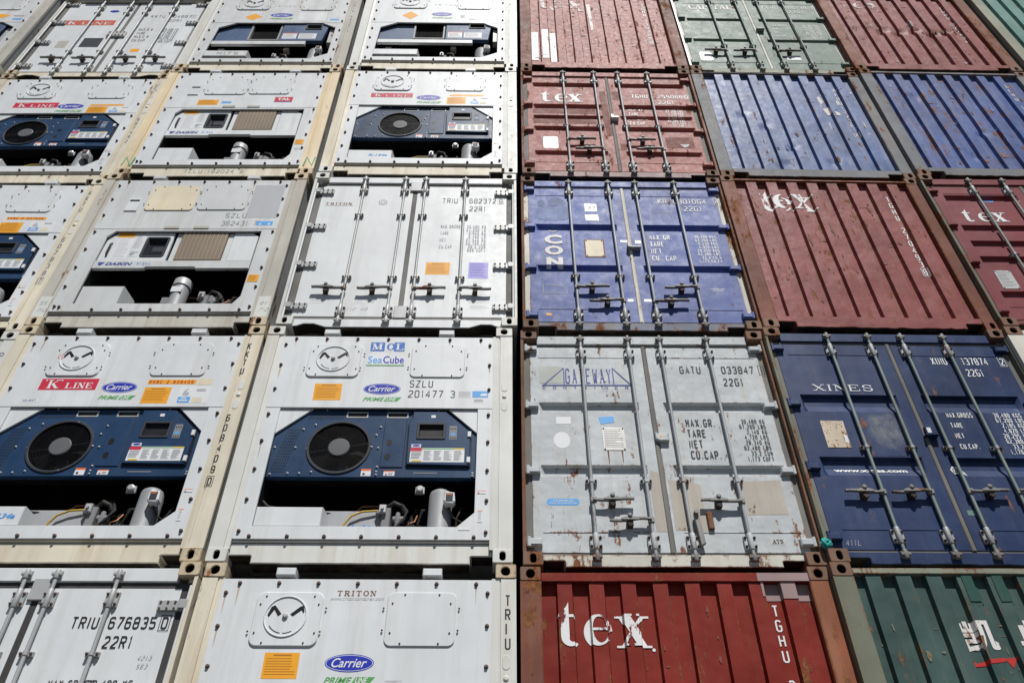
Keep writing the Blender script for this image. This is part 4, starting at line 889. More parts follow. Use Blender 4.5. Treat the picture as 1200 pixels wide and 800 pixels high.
def hinge_mesh(mat, right, w=.12, kind='blade'):
    def mk():
        mb = MB(); s = -1 if right else 1
        def R(a, b, c, d): return rect(min(s*a, s*c), b, max(s*a, s*c), d)
        if kind == 'blade':
            mb.plate(R(0, -.035, w, .03), .018, .075, .01); mb.lathe([(.017, -.045), (.017, .04)], (s*.01, .03, 0), 'z', 10)
        else:
            mb.plate(R(.0, -.042, .25, .042), .035, .062, .004); mb.lathe([(.02, -.05), (.02, .05)], (s*.012, .035, 0), 'z', 10); mb.plate(R(.0, -.03, .09, .045), .018, .05, .005)
            for x in (.12, .175, .23):
                for z in (-.026, .026): mb.lathe([(.009, .0), (.009, -.01)], (s*x, .036, z), 'y', 8, 1)
        return mb.mesh('hinge', [MATS[mat], MATS['bolt_brown']], shift=False, smooth=35)
    return cached(('hinge', mat, right, w, kind), mk)
def dry_doors(c, r, label, skin, cast, post, hdr, sill, seal, bars, brk, recs, xb, zb, handles, hz, trap=False, seed=1, hinge=None, z1h=2.548, casttop=None, xin=.165, xo=2.29, amp=.004, depth=.042, name='shipping_container'):
    global WARP
    o = container(c, r, name, label, 'shipping container', 'dry containers showing their doors')
    WARP = warp_for(YD, c, r); recs = [tuple(wx(0, z)[1] for z in q) for q in recs]; xin, xo = wx(xin, 0)[0], wx(xo, 0)[0]; hz = [wx(0, z)[1]-.012 for z in hz]; WARP = None
    frame(o, cast, casttop, body=skin); posts(o, post, post, prof='door')
    mb = MB(); mb.plate(rect(.164, 2.435, W-.164, z1h), .045, .2, .006); mb.face([(.164, .045, z1h), (W-.164, .045, z1h), (W-.164, .3, z1h+.01), (.164, .3, z1h+.01)]); part('door_header', mb, MATS[hdr], o)
    mb = MB(); mb.plate(trap_outline(.004, .112) if trap else rail_outline(.004, .112, .058, amp, seed), .045, .2, .006); part('door_sill', mb, [MATS[sill], M['gap_shade_black']], o, under=1)
    mb = MB()                                      # rubber seals round and between the leaves
    mb.plate([rect(.03, .112, W-.03, 2.435), rect(.088, .14, W-.088, 2.405)], .068, .1); mb.plate(rect(1.19, .13, 1.275, 2.42), .068, .1); part('door_seal', mb, MATS[seal], o)
    S = []
    for k, (x0, x1, xa, xe) in enumerate(((.09, 1.212, xin, 1.108), (1.252, W-.09, 1.34, xo))):
        d, sf, cu = door_leaf(o, x0, x1, xa, xe, .14, 2.405, recs, skin, depth=depth); S.append((sf, cu, d))
        for z in hz: add('hinge', hinge_mesh(hinge or skin, k == 1), d, L(W-.042 if k else .042, 0, z))
    mb = MB(); mb.plate(rect(1.205, .13, 1.243, 2.42), .052, .07, .006); part('centre_seal', mb, MATS[seal], o)
    locking_bars(o, xb, bars, brk, zb, handles, tn=((r-1)*PITCH+4.3)/5.93)
    WARP = warp_for(YD, c, r)
    return o, S
def reefer_doors(c, r, label, pst, cast, zb, hz, xb, handles, sill='white_panel', seal='rubber_grey', hdr='white_panel', trap=True, plates=True):
    global WARP
    o = container(c, r, 'refrigerated_container', label, 'shipping container', 'refrigerated containers showing their doors')
    WARP = warp_for(YD, c, r); hz = [wx(0, z)[1]-.02 for z in hz]; WARP = None
    frame(o, cast, body='white_panel'); posts(o, pst, pst, prof='door')
    mb = MB(); mb.plate(rect(.164, 2.44, W-.164, 2.555), .045, .2, .006); part('door_header', mb, MATS[hdr], o)
    mb = MB(); mb.plate(trap_outline(.004, .12) if trap else rail_outline(.004, .12, .06), .045, .2, .006); part('door_sill', mb, [MATS[sill], M['gap_shade_black']], o, under=1)
    mb = MB(); mb.plate([rect(.03, .12, W-.03, 2.44), rect(.125, .175, W-.125, 2.385)], .066, .1); mb.plate(rect(1.18, .15, 1.27, 2.41), .066, .1); part('door_seal', mb, MATS[seal], o)
    S = []
    for k, (x0, x1) in enumerate(((.118, 1.198), (1.254, W-.118))):
        d, sf, cu = door_leaf(o, x0, x1, x0+.03, x1-.03, .17, 2.39, [], 'white_panel', welds=()); S.append((sf, cu, d))
        for z in hz: add('hinge', hinge_mesh('galvanised', k == 1, kind='strap'), d, L(W-.008 if k else .008, 0, z))
    if plates:
        for z in (2.375, .225):
            mb = MB(); mb.plate(rect(1.165, z-.09, 1.30, z+.09), .04, .06, .006); part('centre_plate', mb, MATS['galvanised'], o)
    for x in (.04, W-.04): mb = MB(); mb.lathe([(.012, .13), (.012, 2.40)], (x, .03, 0), 'z', 10); part('hinge_rod', mb, MATS['white_panel'], o, smooth=40)
    locking_bars(o, xb, 'galvanised', 'galvanised', zb, handles, tn=((r-1)*PITCH+4.3)/5.93)
    WARP = warp_for(YD, c, r)
    return o, S
def end_surface(r0, pitch, wr, depth=.048, fl=.0125, y0=.02, xa=.166, xb=W-.166):
    pts = [(xa, y0+depth)]; x = r0
    while x+wr < xb-.02:
        pts += [(x-fl, y0+depth), (x, y0), (x+wr, y0), (x+wr+fl, y0+depth)]; x += pitch
    pts.append((xb, y0+depth))
    def sf(x, z=0):
        for (a, ya), (b, yb) in zip(pts, pts[1:]):
            if a <= x <= b: return ya+(yb-ya)*(x-a)/max(1e-9, b-a)
        return y0+depth
    return pts, sf
def dry_end(c, r, label, skin, cast, postL, postR, rail, r0, pitch, wr, zrail=(2.466, 2.541), seed=1, amp=.008, casttop=None, brail=None, dents=()):
    global WARP
    o = container(c, r, 'shipping_container', label, 'shipping container', 'dry containers showing their corrugated end')
    frame(o, cast, casttop, body=skin); posts(o, postL, postR, prof='end')
    mb = MB(); lo = wavy(W-.164, .164, zrail[0], .003, seed+3, 30)
    mb.plate([(.164, zrail[1]), (.164, zrail[0])]+list(reversed(lo))[1:-1]+[(W-.164, zrail[0]), (W-.164, zrail[1])], .006, .2, .005); part('top_rail', mb, MATS[rail], o)
    mb = MB(); mb.plate(rail_outline(.012, .168, .085, amp, seed), .008, .2, .006); part('bottom_rail', mb, [MATS[brail or rail], M['gap_shade_black']], o, under=1)
    pts, sf = end_surface(r0, pitch, wr); n = 44; z0, z1 = .16, 2.50
    mb = MB(); xs = []
    for (xa, ya), (xb, yb) in zip(pts, pts[1:]):
        k = 3 if abs(ya-yb) < 1e-6 else 1; xs += [(xa+(xb-xa)*q/k, ya+(yb-ya)*q/k) for q in range(k)]
    xs.append(pts[-1]); nx = len(xs)
    for j in range(n+1):
        z = z0+(z1-z0)*j/n
        for x, y in xs:
            v = Vector((x*1.6+seed*5, z*1.9, seed)); d = .004*noise.noise(v)+.0022*noise.noise(v*4.3)
            for dx, dz, dr, da in dents:
                q = ((x-dx)/dr)**2+((z-dz)/(dr*.7))**2
                if q < 1: d += da*(1-q)**2
            mb.v.append((x, y+d, z))
    for j in range(n):
        for k in range(nx-1):
            i = j*nx+k; mb.f.append((i, i+1, i+nx+1, i+nx)); mb.m.append(0)
    w = part('end_wall', mb, MATS[skin], o, smooth=22)
    WARP = warp_for(.035, c, r)
    return o, (lambda x, z: sf(x, z)-.003), [('x', p[0]) for p in pts[1:-1]], w
def skin_patch(o, name, loop, mat, surf, cuts, label=None):
    mb = MB(); mb.poly(loop, 0.)
    return part(name, mb, MATS[mat], o, label, surf=surf, cuts=cuts)
def blotches(o, mat, surf, cuts, seed, n, x0=.2, x1=2.2, z0=.2, z1=2.3, s=.05, name='scuff'):
    rnd = random.Random(seed)
    for k in range(n):
        x = x0+(x1-x0)*rnd.random(); z = z0+(z1-z0)*rnd.random(); w = s*(.15+.5*rnd.random()**2); h = s*(.3+1.2*rnd.random()**2)
        if rnd.random() < .3: w, h = h*.9, w*.5
        l = [(x+w*(.45+.75*rnd.random())*math.cos(T*q/11), z+h*(.45+.75*rnd.random())*math.sin(T*q/11)) for q in range(11)]
        skin_patch(o, name, l, mat, lambda u, v: surf(u, v)-.0005, cuts)
def weights(o, mat, left, right, xl, xr, z0, dz, h, hs, surf, cuts, w1=.5, th=None, right_al=True):
    def f(m):
        for k, s in enumerate(left): stroke_text(m, s, xl, z0-dz*k-h, h, h*.40, h*.12, th or h*.125)
        zr = z0
        for k, s in enumerate(right):
            e = stroke_text(MB(), s, 0, 0, hs, hs*.40, hs*.15, hs*.13); stroke_text(m, s, xr-(e if right_al else 0), zr-hs, hs, hs*.40, hs*.15, hs*.13)
            zr -= dz/2 if k % 2 == 0 else dz/2
    letters(o, 'weight_table', mat, f, surf, cuts)

# ================================================================ the stack
# ---- bottom visible layer
o, S = reefer_doors(-1, 0, 'white container doors numbered TRIU 676835 in the lower left corner', 'cream_post', 'stained_casting',
    [(2.285, 'long'), (1.862, 'short'), (.72, 'short'), (.20, 'long')], (2.235, 1.58, .90, .26), (.56, 1.10, 1.335, 1.815),
    [(0, -1, .52, .34, .17), (1, -1, .52, .34, .17), (2, 1, .52, .34, .17), (3, 1, .52, .34, .17)], seal='rubber', trap=False)
def n_triu(m): stroke_text(m, 'TRIU', 1.60, 2.042, .092, .05, .024, .0105, y=YD-.0005); stroke_text(m, '676835', 1.878, 2.042, .092, .044, .0165, .0105, y=YD-.0005); stroke_text(m, '0', 2.265, 2.042, .092, .044, .02, .0105, y=YD-.0005, box=True); stroke_text(m, '22R1', 1.885, 1.895, .092, .05, .02, .0105, y=YD-.0005)
def at_door(fn): return lambda m: fn(m)
def door_letters(o, S, mat, fn, name='container_number', k=1): letters(o, name, mat, fn, surf=lambda x, z: S[k][0](x, z)-.003, cuts=S[k][1])
def numbers(S, o, mat, a, xa, b, xb, ck, xc, code, xd, z1, z2, h=.092, cw=.046, gap=.018, th=.011, wa=None):
    def f(m):
        stroke_text(m, a, xa, z1, h, cw, gap, th); stroke_text(m, b, xb, z1, h, cw, gap, th)
        if ck: stroke_text(m, ck, xc, z1, h, cw, gap, th, box=True)
        stroke_text(m, code, xd, z2, h, cw, gap, th)
    door_letters(o, S, mat, f)
numbers(S, o, 'black_ink', 'TRIU', 1.60, '676835', 1.878, '0', 2.268, '22R1', 1.885, 2.042, 1.895, cw=.046, gap=.0145)
door_letters(o, S, 'black_ink', lambda m: (stroke_text(m, 'MAX.GROSS', 1.595, 1.615, .052, .03, .009, .0075), stroke_text(m, '30,480 KG', 1.87, 1.615, .052, .03, .009, .0075)), 'weight_table')
door_letters(o, S, 'pale_ink', lambda m: (stroke_text(m, '4213', 2.17, 1.81, .035, .018, .01, .004, slant=.3), stroke_text(m, '563', 2.18, 1.75, .035, .018, .01, .004, slant=.3)), 'chalk_mark')

o = carrier_reefer(0, 0, 'white container with round vent in the bottom row, beside the brick-red tex end', 'cream_post', 'white_post', 'white_post', 'stained_casting', seed=2)
letters(o, 'company_lettering', 'brown_ink', lambda m: serif_text(m, 'TRITON', 1.06, 2.325, .042, .042, .0135, .22, .1, y=YP-.0015))
letters(o, 'web_address', 'pale_ink', lambda m: font_text(m, 'www.tritoncontainer.com', 1.015, 2.288, 1.425, 2.315, y=YP-.0015, bold=.01))
orange_note(o, .605, 1.694, .86, 1.882, YP, -.004); carrier_marks(o, 1.808, True, 1.046, 1.402)
post_text(o, 'TRIU', 2.352, 2.335, .09, .112, cw=.042, mat='black_ink')
decal(o, 'blue_label', rect(2.06, 1.60, 2.21, 1.665), 'sky_sticker', YP)
decal(o, 'worn_label', rect(1.49, 1.62, 1.62, 1.69), 'white_panel_dull', YP, [(lines(1.5, 1.6, 1.63, 1.68, 3, .4), 1)], ['pale_ink'])

o, sf, cu, w = dry_end(1, 0, 'brick-red corrugated container end with large white tex lettering, in the bottom row', 'tex_red', 'rusty_casting', 'red_post', 'orange_post', 'tex_red', .290, .2505, .114, seed=4)
letters(o, 'logo_lettering', 'peeling_ink', lambda m: tex_word(m, .272, 1.945, .245, .492, .725), sf, cu)
letters(o, 'logo_dot', 'white_ink', lambda m: m.poly(ell(.99, 1.93, .013, n=10), 0), sf, cu)
blotches(o, 'red_post', sf, cu, 53, 14, s=.028, z0=1.5)
post_text(o, 'TGHU 37', 1.933, 2.278, .094, .1165, mat='white_ink', cw=.048, th=.0125, surf=sf, cuts=cu)
skin_patch(o, 'repair_patch', [(1.875, 2.465), (1.875, 2.33), (1.91, 2.33), (1.91, 2.312), (2.27, 2.312), (2.27, 2.465)], 'mauve_patch', sf, cu)
WARP = None; mb = MB(); mb.poly(rect(1.868, 2.47, 2.272, 2.538), .0045); part('rail_repair', mb, MATS['mauve_patch'], o)

o, sf, cu, w = dry_end(2, 0, 'dark green corrugated container end with a white Chinese character over a red stroke', 'sea_green', 'rusty_casting', 'green_post', 'green_post', 'olive_post', .258, .2375, .118, zrail=(2.494, 2.543), seed=5, brail='sea_green')
blotches(o, 'green_post', sf, cu, 63, 12, s=.04, z0=1.5); blotches(o, 'rusty_steel', sf, cu, 64, 12, s=.022, z0=1.5)
letters(o, 'logo_character', 'worn_white_ink', lambda m: font_text(m, '\u51ef', .832, 1.872, 1.075, 2.118, bold=.03), sf, cu)
letters(o, 'logo_character', 'worn_white_ink', lambda m: font_text(m, '\u5353', 1.235, 1.872, 1.49, 2.128, bold=.03), sf, cu)
skin_patch(o, 'red_stroke', [(.825, 1.80), (.86, 1.775), (1.06, 1.795), (1.075, 1.825), (.95, 1.815), (.875, 1.80), (.845, 1.825)], 'red_ink', sf, cu)
skin_patch(o, 'red_arrow', [(1.09, 1.838), (1.135, 1.768), (1.185, 1.845)], 'red_ink', sf, cu)
for x0, x1 in ((.986, 1.108), (1.222, 1.342)): skin_patch(o, 'repainted_patch', rect(x0, 2.256, x1, 2.50), 'fresh_green', sf, cu)
skin_patch(o, 'rust_run', [(.935, 1.99), (.975, 1.99), (.965, 1.94), (.958, 1.80), (.952, 1.80), (.95, 1.93)], 'rusty_steel', lambda x, z: sf(x, z)-.004, cu)

# ---- second layer
o = carrier_reefer(-2, 1, 'white container at the left edge, a sliver left of the post numbered 608409', 'white_post', 'white_post', 'white_panel_dull', 'white_post')
post_text(o, 'P', 2.36, 2.30, .09)
o = carrier_reefer(-1, 1, 'white container with red K LINE plate, its cream right post numbered 608409', 'cream_post', 'cream_post', 'cream_post', 'stained_casting', boxtxt=None, seed=6)
kline(o, .465, 1.76, 1.003, 1.897); carrier_marks(o, 1.792, True, 1.056, 1.388)
decal(o, 'yellow_strip', rect(1.472, 1.832, 1.925, 1.886), 'orange_sticker', YP); letters(o, 'unit_number', 'red_ink', lambda m: stroke_text(m, 'KKBC 2 608409', 1.485, 1.84, .038, .022, .0115, .006, y=YP-.0025))
orange_note(o, 1.468, 1.60, 1.716, 1.793, YP); picture_card(o, 1.80, 1.602, 2.085, 1.802); decal(o, 'faded_label', rect(1.94, 1.825, 2.078, 1.898), 'yellowed_plate', YP)
decal(o, 'small_label', rect(.365, 1.612, .52, 1.652), 'white_sticker', YP); letters(o, 'small_lettering', 'navy_print', lambda m: font_text(m, 'QUEST', .375, 1.622, .505, 1.645, y=YP-.002, bold=.01))
decal(o, 'red_symbol', ell(.545, 2.165, .032, n=16), 'red_sticker', YP-.014, [([ell(.545, 2.165, .025, n=16)], 1), ([[(.53, 2.16), (.54, 2.18), (.56, 2.175), (.55, 2.15)]], 2)], ['white_sticker', 'red_sticker'])
post_text(o, 'KKTU', 2.312, 2.355, .08, .108, mat='black_ink', cw=.036); post_text(o, '608409', 2.312, 1.468, .08, .112, mat='black_ink', boxed='0', cw=.036)
for x in (.02,): letters(o, 'refrigerant_label', 'sky_sticker', lambda m: font_text(m, 'R-134a', .56, .40, .80, .45, y=.0325, bold=.02, shear=.3))
o = carrier_reefer(0, 1, 'white container with a blue fan unit under MOL and SeaCube stickers', 'white_post', 'white_post', 'white_post', 'white_post', r134=True, seed=7)
for k, (ch, x0, x1) in enumerate((('M', 1.043, 1.182), ('O', 1.186, 1.27), ('L', 1.274, 1.378))):
    d = decal(o, 'logo_block', [(x0, 2.266), (x1, 2.266), (x1-.003, 2.386), (x0-.003, 2.386)], 'white_sticker' if ch == 'O' else 'mol_blue', YP)
    letters(d, 'lettering', 'mol_blue' if ch == 'O' else 'white_sticker', lambda m: serif_text(m, ch, x0+(.018 if ch != 'L' else .02), 2.283, .085, .075, 0, .24, .09, y=YP-.0022))
d = decal(o, 'leasing_sticker', rect(1.026, 2.075, 1.39, 2.212), 'white_sticker', YP, [([rect(1.026, 2.073, 1.39, 2.095)], 1)], ['leaf_green'])
letters(d, 'lettering', 'sky_sticker', lambda m: font_text(m, 'Sea', 1.034, 2.108, 1.175, 2.20, y=YP-.0022, bold=.012)); letters(d, 'lettering', 'royal_blue', lambda m: font_text(m, 'Cube', 1.182, 2.108, 1.384, 2.203, y=YP-.0022, bold=.018))
letters(d, 'lettering', 'white_sticker', lambda m: font_text(m, 'CONTAINER LEASING', 1.034, 2.078, 1.382, 2.091, y=YP-.0025, bold=.015))
orange_note(o, .578, 1.648, .836, 1.847, YP, -.006); carrier_marks(o, 1.786, True, 1.034, 1.384)
letters(o, 'container_number', 'black_ink', lambda m: (stroke_text(m, 'SZLU', 1.466, 1.808, .088, .043, .016, .0095, y=YP-.0015), stroke_text(m, '201477', 1.462, 1.684, .088, .045, .014, .0095, y=YP-.0015), stroke_text(m, '3', 1.855, 1.684, .088, .043, .014, .0095, y=YP-.0015)))
decal(o, 'blue_label', rect(2.062, 1.692, 2.21, 1.768), 'sky_sticker', YP, [([[(2.13, 1.71), (2.2, 1.71), (2.2, 1.74), (2.15, 1.74)]], 1)], ['white_sticker']); decal(o, 'bar_code_label', rect(2.075, 1.632, 2.17, 1.67), 'white_sticker', YP, [(lines(2.08, 2.165, 1.636, 1.668, 3, .5, 1, .95), 1)], ['faded_ink'])
decal(o, 'faded_label', rect(1.93, 1.69, 2.05, 1.765), 'white_panel_dull', YP, [(lines(1.935, 2.045, 1.70, 1.76, 5, .3, 2, .9), 1)], ['pale_ink']); decal(o, 'small_label', rect(1.99, .295, 2.085, .318), 'white_sticker', YP)
# pale grey doors with triangle logo
REC2 = [(1.655, 1.565, 1.535), (.952, .862, .832)]
o, S = dry_doors(1, 1, 'pale grey rusting container doors with the triangular GATEWAY logo, numbered GATU 033847', 'gatu_grey', 'rusty_casting', 'rusty_steel', 'gatu_grey', 'old_white', 'rubber_grey', 'bar_grey', 'gatu_grey',
    REC2, (.60, 1.075, 1.395, 1.865), [(2.275, 'long'), (.79, 'short'), (.205, 'long')], [(0, 1, .565, .35, .165), (1, -1, .37, .35, .18), (3, -1, .555, .35, .20)], (2.325, 1.615, .895, .20), seed=8)
def gateway(m):
    for pl in ([(.215, 1.862), (.412, 2.078), (.412, 1.868)], [(1.05, 1.862), (.885, 2.078), (.885, 1.868)], [(.20, 1.862), (1.06, 1.862)]):
        for f in ribbon(pl, .011): m.face([(x, 0, z) for x, z in f])
    for k, ch in enumerate('GATEWAY'): stroke_text(m, ch, .425+.066*k, 1.885, .185, .045, 0, .011)
    for k, ch in enumerate('CONTAINER'): stroke_text(m, ch, .205+.098*k, 1.815, .034, .03, 0, .006)
skin_patch(o, 'faded_label', rect(.178, 1.888, .40, 2.10), 'faded_lilac', S[0][0], S[0][1])
door_letters(o, S, 'navy_print', gateway, 'logo_lettering', 0)
numbers(S, o, 'black_ink', 'GATU', 1.535, '033847', 1.94, '1', 2.315, '22G1', 1.933, 2.012, 1.857, .093, .041, .0135, .0105)
weights(o, 'black_ink', ['MAX.GR.', 'TARE', 'NET', 'CU.CAP.'], ['30,480 KG', '67,200 LBS', '2,140 KG', '4,720 LBS', '28,340 KG', '62,480 LBS', '33.2 CUM', '1,173 CUFT'], 1.498, 2.225, 1.457, .118, .086, .047, lambda x, z: S[1][0](x, z)-.003, S[1][1], .52)
skin_patch(o, 'white_label', rect(.318, 1.40, .452, 1.482), 'white_sticker', S[0][0], S[0][1]); skin_patch(o, 'peeled_sticker', ell(.362, 1.22, .076, .092, 14), 'white_sticker', S[0][0], S[0][1])
skin_patch(o, 'blue_label', [(.722, 1.40), (.85, 1.42), (.846, 1.492), (.708, 1.478)], 'sky_sticker', S[0][0], S[0][1])
def placard(o, x0, z0, x1, z1, mat, ink='faded_ink', name='data_plate', y=YD, hot=True):
    d = decal(o, name, rect(x0, z0, x1, z1), mat, y, [(lines(x0+.015, x1-.015, z0+.02, z1-.02, 11, .3, 4, .6), 1)] if ink else (), [ink] if ink else (), t=.004)
    if hot: bolts(d, [(x0+.012, z0+.012), (x1-.012, z0+.012), (x0+.012, z1-.012), (x1-.012, z1-.012)], y-.004, 'bolt_rust', .006, .005, 'rivet')
placard(o, .73, 1.11, .93, 1.36, 'placard_metal')
skin_patch(o, 'rust_run', [(.76, 1.105), (.775, 1.105), (.772, .97), (.766, .96)], 'rusty_steel', S[0][0], S[0][1]); skin_patch(o, 'rust_run', [(.885, 1.105), (.90, 1.105), (.895, .98), (.89, .975)], 'rusty_steel', S[0][0], S[0][1])
for l in ([(1.30, .30), (1.36, .30), (1.36, .275), (1.52, .285), (1.535, .74), (1.51, .765), (1.30, .79)], ): skin_patch(o, 'primer_patch', [(1.26, .31), (1.365, .31), (1.365, .295), (1.525, .285), (1.53, .74), (1.515, .76), (1.26, .80)], 'primer_beige', S[1][0], S[1][1])
skin_patch(o, 'primer_patch', [(1.88, .455), (2.225, .46), (2.225, .80), (1.88, .78)], 'primer_beige', S[1][0], S[1][1]); skin_patch(o, 'primer_patch', [(1.10, .295), (1.205, .295), (1.205, .86), (1.12, .90), (1.10, .82)], 'primer_beige', S[0][0], S[0][1])
d = decal(o, 'blue_notice', rrect(.205, .545, .482, .61, .03), 'sky_sticker', YD); letters(d, 'lettering', 'white_sticker', lambda m: (font_text(m, 'FOR REPAIR USE', .26, .582, .43, .598, y=YD-.0025, bold=.02), font_text(m, 'CORTEN OR EQUIVALENT ONLY', .225, .558, .465, .573, y=YD-.0025, bold=.02)))
d = decal(o, 'small_label', rect(2.013, .18, 2.13, .237), 'placard_metal', YD); letters(d, 'lettering', 'black_ink', lambda m: serif_text(m, 'ATS', 2.035, .19, .036, .026, .004, .18, .1, y=YD-.003))
mb = MB(); mb.lathe([(.022, 0), (.026, .02), (.014, .03)], (1.555, YD-.03, .455), 'y', 12); mb.plate(rect(1.532, .31, 1.578, .44), YD-.03, YD, .006); part('door_catch', mb, MATS['rusty_steel'], o)
mb = MB(); mb.plate([(1.415, .43), (1.455, .43), (1.475, .16), (1.435, .14)], .0, .03, .004); mb.lathe([(.02, -.03), (.02, .03)], (1.435, .0, .44), 'y', 10); part('door_handle', mb, MATS['handle_steel'], o)
mb = MB(); mb.plate([(1.20, 1.29), (1.235, 1.262), (1.32, 1.262), (1.32, 1.19), (1.235, 1.19), (1.20, 1.21)], .02, .06, .006); part('seal_latch', mb, MATS['gatu_grey'], o)
decal(o, 'latch_sticker', ell(1.25, 1.24, .012, n=10), 'orange_sticker', .02)
# navy doors
o, S = dry_doors(2, 1, 'dark navy container doors with white XINES lettering and a rust-speckled plate', 'xin_navy', 'rusty_casting', 'green_post', 'xin_navy', 'xin_navy', 'rubber_grey', 'bar_green', 'bar_grey',
    [(1.712, 1.60, 1.51), (1.008, .90, .815)], (.63, 1.04, 1.375, 1.80), [(2.29, 'long'), (1.12, 'short'), (.235, 'long')], [(0, -1, .615, .33, .165), (1, -1, .62, .34, .17), (2, 1, .63, .33, .17), (3, 1, .63, .33, .17)], (2.295, 1.60, .90, .22), seed=9, xo=2.22, amp=.008)
letters(o, 'logo_lettering', 'white_ink', lambda m: serif_text(m, 'XINES', .305, 1.755, .076, .118, .012, .2, .085), lambda x, z: S[0][0](x, z)-.003, S[0][1])
letters(o, 'web_address', 'white_ink', lambda m: font_text(m, 'www.xines.com', .27, .862, .91, .905, bold=.03), lambda x, z: S[0][0](x, z)-.003, S[0][1])
numbers(S, o, 'white_ink', 'XINU', 1.552, '137874', 1.853, '2', 2.232, '22G1', 1.845, 2.097, 1.95, .092, .036, .0095, .010)
weights(o, 'white_ink', ['MAX.GROSS', 'TARE', 'NET', 'CU.CAP.'], ['30,480 KGS', '67,200 LBS', '2,185 KGS', '4,820 LBS', '28,295 KGS', '62,380 LBS', '33.2 CU.M', '1,170 CU.FT'], 1.457, 2.15, 1.506, .117, .055, .05, lambda x, z: S[1][0](x, z)-.003, S[1][1], .5)
rn = random.Random(4); sp = []
for k in range(70): x, z, q = .28+.19*rn.random(), 1.112+.28*rn.random(), .002+.005*rn.random(); sp.append([(x-q, z), (x, z-q*1.2), (x+q, z), (x, z+q)])
decal(o, 'data_plate', rect(.272, 1.104, .482, 1.402), 'placard_rusty', YD, [(sp, 1)], ['rusty_steel'], t=.004); decal(o, 'small_label', rect(.445, 1.16, .475, 1.24), 'white_sticker', YD-.004)
skin_patch(o, 'worn_spot', [(.62, 1.02), (1.10, 1.02), (1.10, 1.50), (.62, 1.50)], 'navy_worn', lambda x, z: S[0][0](x, z)+.0004, S[0][1])
mb = MB(); mb.plate(rect(1.185, 1.23, 1.245, 1.32), .02, .06, .006); mb.plate(rect(1.16, 1.215, 1.28, 1.228), .0, .06, .003); part('seal_latch', mb, MATS['xin_navy'], o); decal(o, 'seal_label', rect(1.197, 1.25, 1.233, 1.305), 'white_sticker', .02)
d = decal(o, 'round_sticker', [(1.275, .88), (1.30, .835), (1.37, .84), (1.405, .815), (1.39, .85), (1.355, .90), (1.30, .915)], 'white_sticker', YD); letters(d, 'lettering', 'black_ink', lambda m: stroke_text(m, 'OK', 1.295, .85, .045, .026, .01, .006, y=YD-.0025))
skin_patch(o, 'green_mark', [(1.262, .43), (1.33, .425), (1.33, .478), (1.262, .475)], 'teal_green', S[1][0], S[1][1])
letters(o, 'chalk_mark', 'pale_ink', lambda m: stroke_text(m, '411L', .16, .14, .05, .026, .012, .004, y=YD-.0035, slant=.2))
o, sf, cu, w = dry_end(3, 1, 'rust-stained white container at the right edge, its corner beside the navy doors', 'old_white', 'rusty_casting', 'old_white', 'old_white', 'old_white', .29, .25, .114, seed=10)

# ---- third layer
o = carrier_reefer(-2, 2, 'white container at the left edge, its cream right post numbered 607838', 'cream_post', 'cream_post', 'cream_post', 'cream_post', seed=11)
kline(o, .465, 1.76, 1.003, 1.897); carrier_marks(o, 1.77, True, 1.056, 1.388); decal(o, 'yellow_strip', rect(1.53, 1.795, 1.99, 1.84), 'orange_sticker', YP); letters(o, 'unit_number', 'red_ink', lambda m: stroke_text(m, 'KKBC 2 607838', 1.54, 1.80, .034, .022, .0115, .006, y=YP-.0025))
orange_note(o, 1.50, 1.555, 1.76, 1.742, YP); picture_card(o, 1.846, 1.586, 2.135, 1.765)
post_text(o, 'KKTU', 2.315, 2.34, .08, .106, mat='faded_ink', cw=.036); post_text(o, '607838', 2.315, 1.47, .08, .112, mat='faded_ink', boxed='7', cw=.036)
o = daikin_reefer(-1, 2, 'white container with square brown grille and a yellowed upper cover, numbered 362431', 'grey_post', 'grey_post', 'grey_post', 'stained_casting', 'white_panel_dull', seed=12)
letters(o, 'container_number', 'faded_ink', lambda m: (stroke_text(m, 'SZLU', 1.615, 1.735, .085, .045, .02, .009, y=YP-.0015), stroke_text(m, '362431 7', 1.598, 1.592, .085, .043, .0125, .009, y=YP-.0015)))
decal(o, 'grey_patch', [(1.845, 1.735), (2.205, 1.735), (2.205, 2.36), (1.845, 2.36)], 'grey_patch', YP); decal(o, 'blue_label', rect(2.0, 1.60, 2.185, 1.672), 'sky_sticker', YP, [([[(2.02, 1.61), (2.06, 1.61), (2.05, 1.64)], [(2.12, 1.61), (2.16, 1.61), (2.15, 1.65)]], 1)], ['white_sticker'])
for i, x in enumerate((.02, W-.15)): decal(o, 'white_patch', rect(x, .12, x+.13, .42), 'white_post', .0055)
letters(o, 'chalk_mark', 'faded_ink', lambda m: (stroke_text(m, 'S5', .045, .29, .05, .03, .01, .004, y=.0035, slant=.2), stroke_text(m, '712', .05, .19, .05, .028, .01, .004, y=.0035, slant=.3), stroke_text(m, '8Y', W-.12, .29, .05, .03, .01, .004, y=.0035, slant=.2), stroke_text(m, '712', W-.12, .2, .05, .028, .01, .004, y=.0035, slant=.3)))
o, S = reefer_doors(0, 2, 'clean white container doors numbered TRIU 682372, with one orange and one violet sticker', 'white_post', 'white_post',
    [(2.275, 'long'), (1.78, 'short'), (.715, 'short'), (.20, 'long')], (2.19, 1.54, .895, .255), (.612, 1.10, 1.345, 1.825),
    [(0, -1, .505, .34, .19), (1, -1, .505, .35, .19), (2, 1, .505, .34, .17), (3, 1, .505, .34, .17)])
numbers(S, o, 'faded_ink', 'TRIU', 1.568, '682372', 1.885, '9', 2.235, '22R1', 1.89, 1.995, 1.845, .09, .042, .0125, .0085)
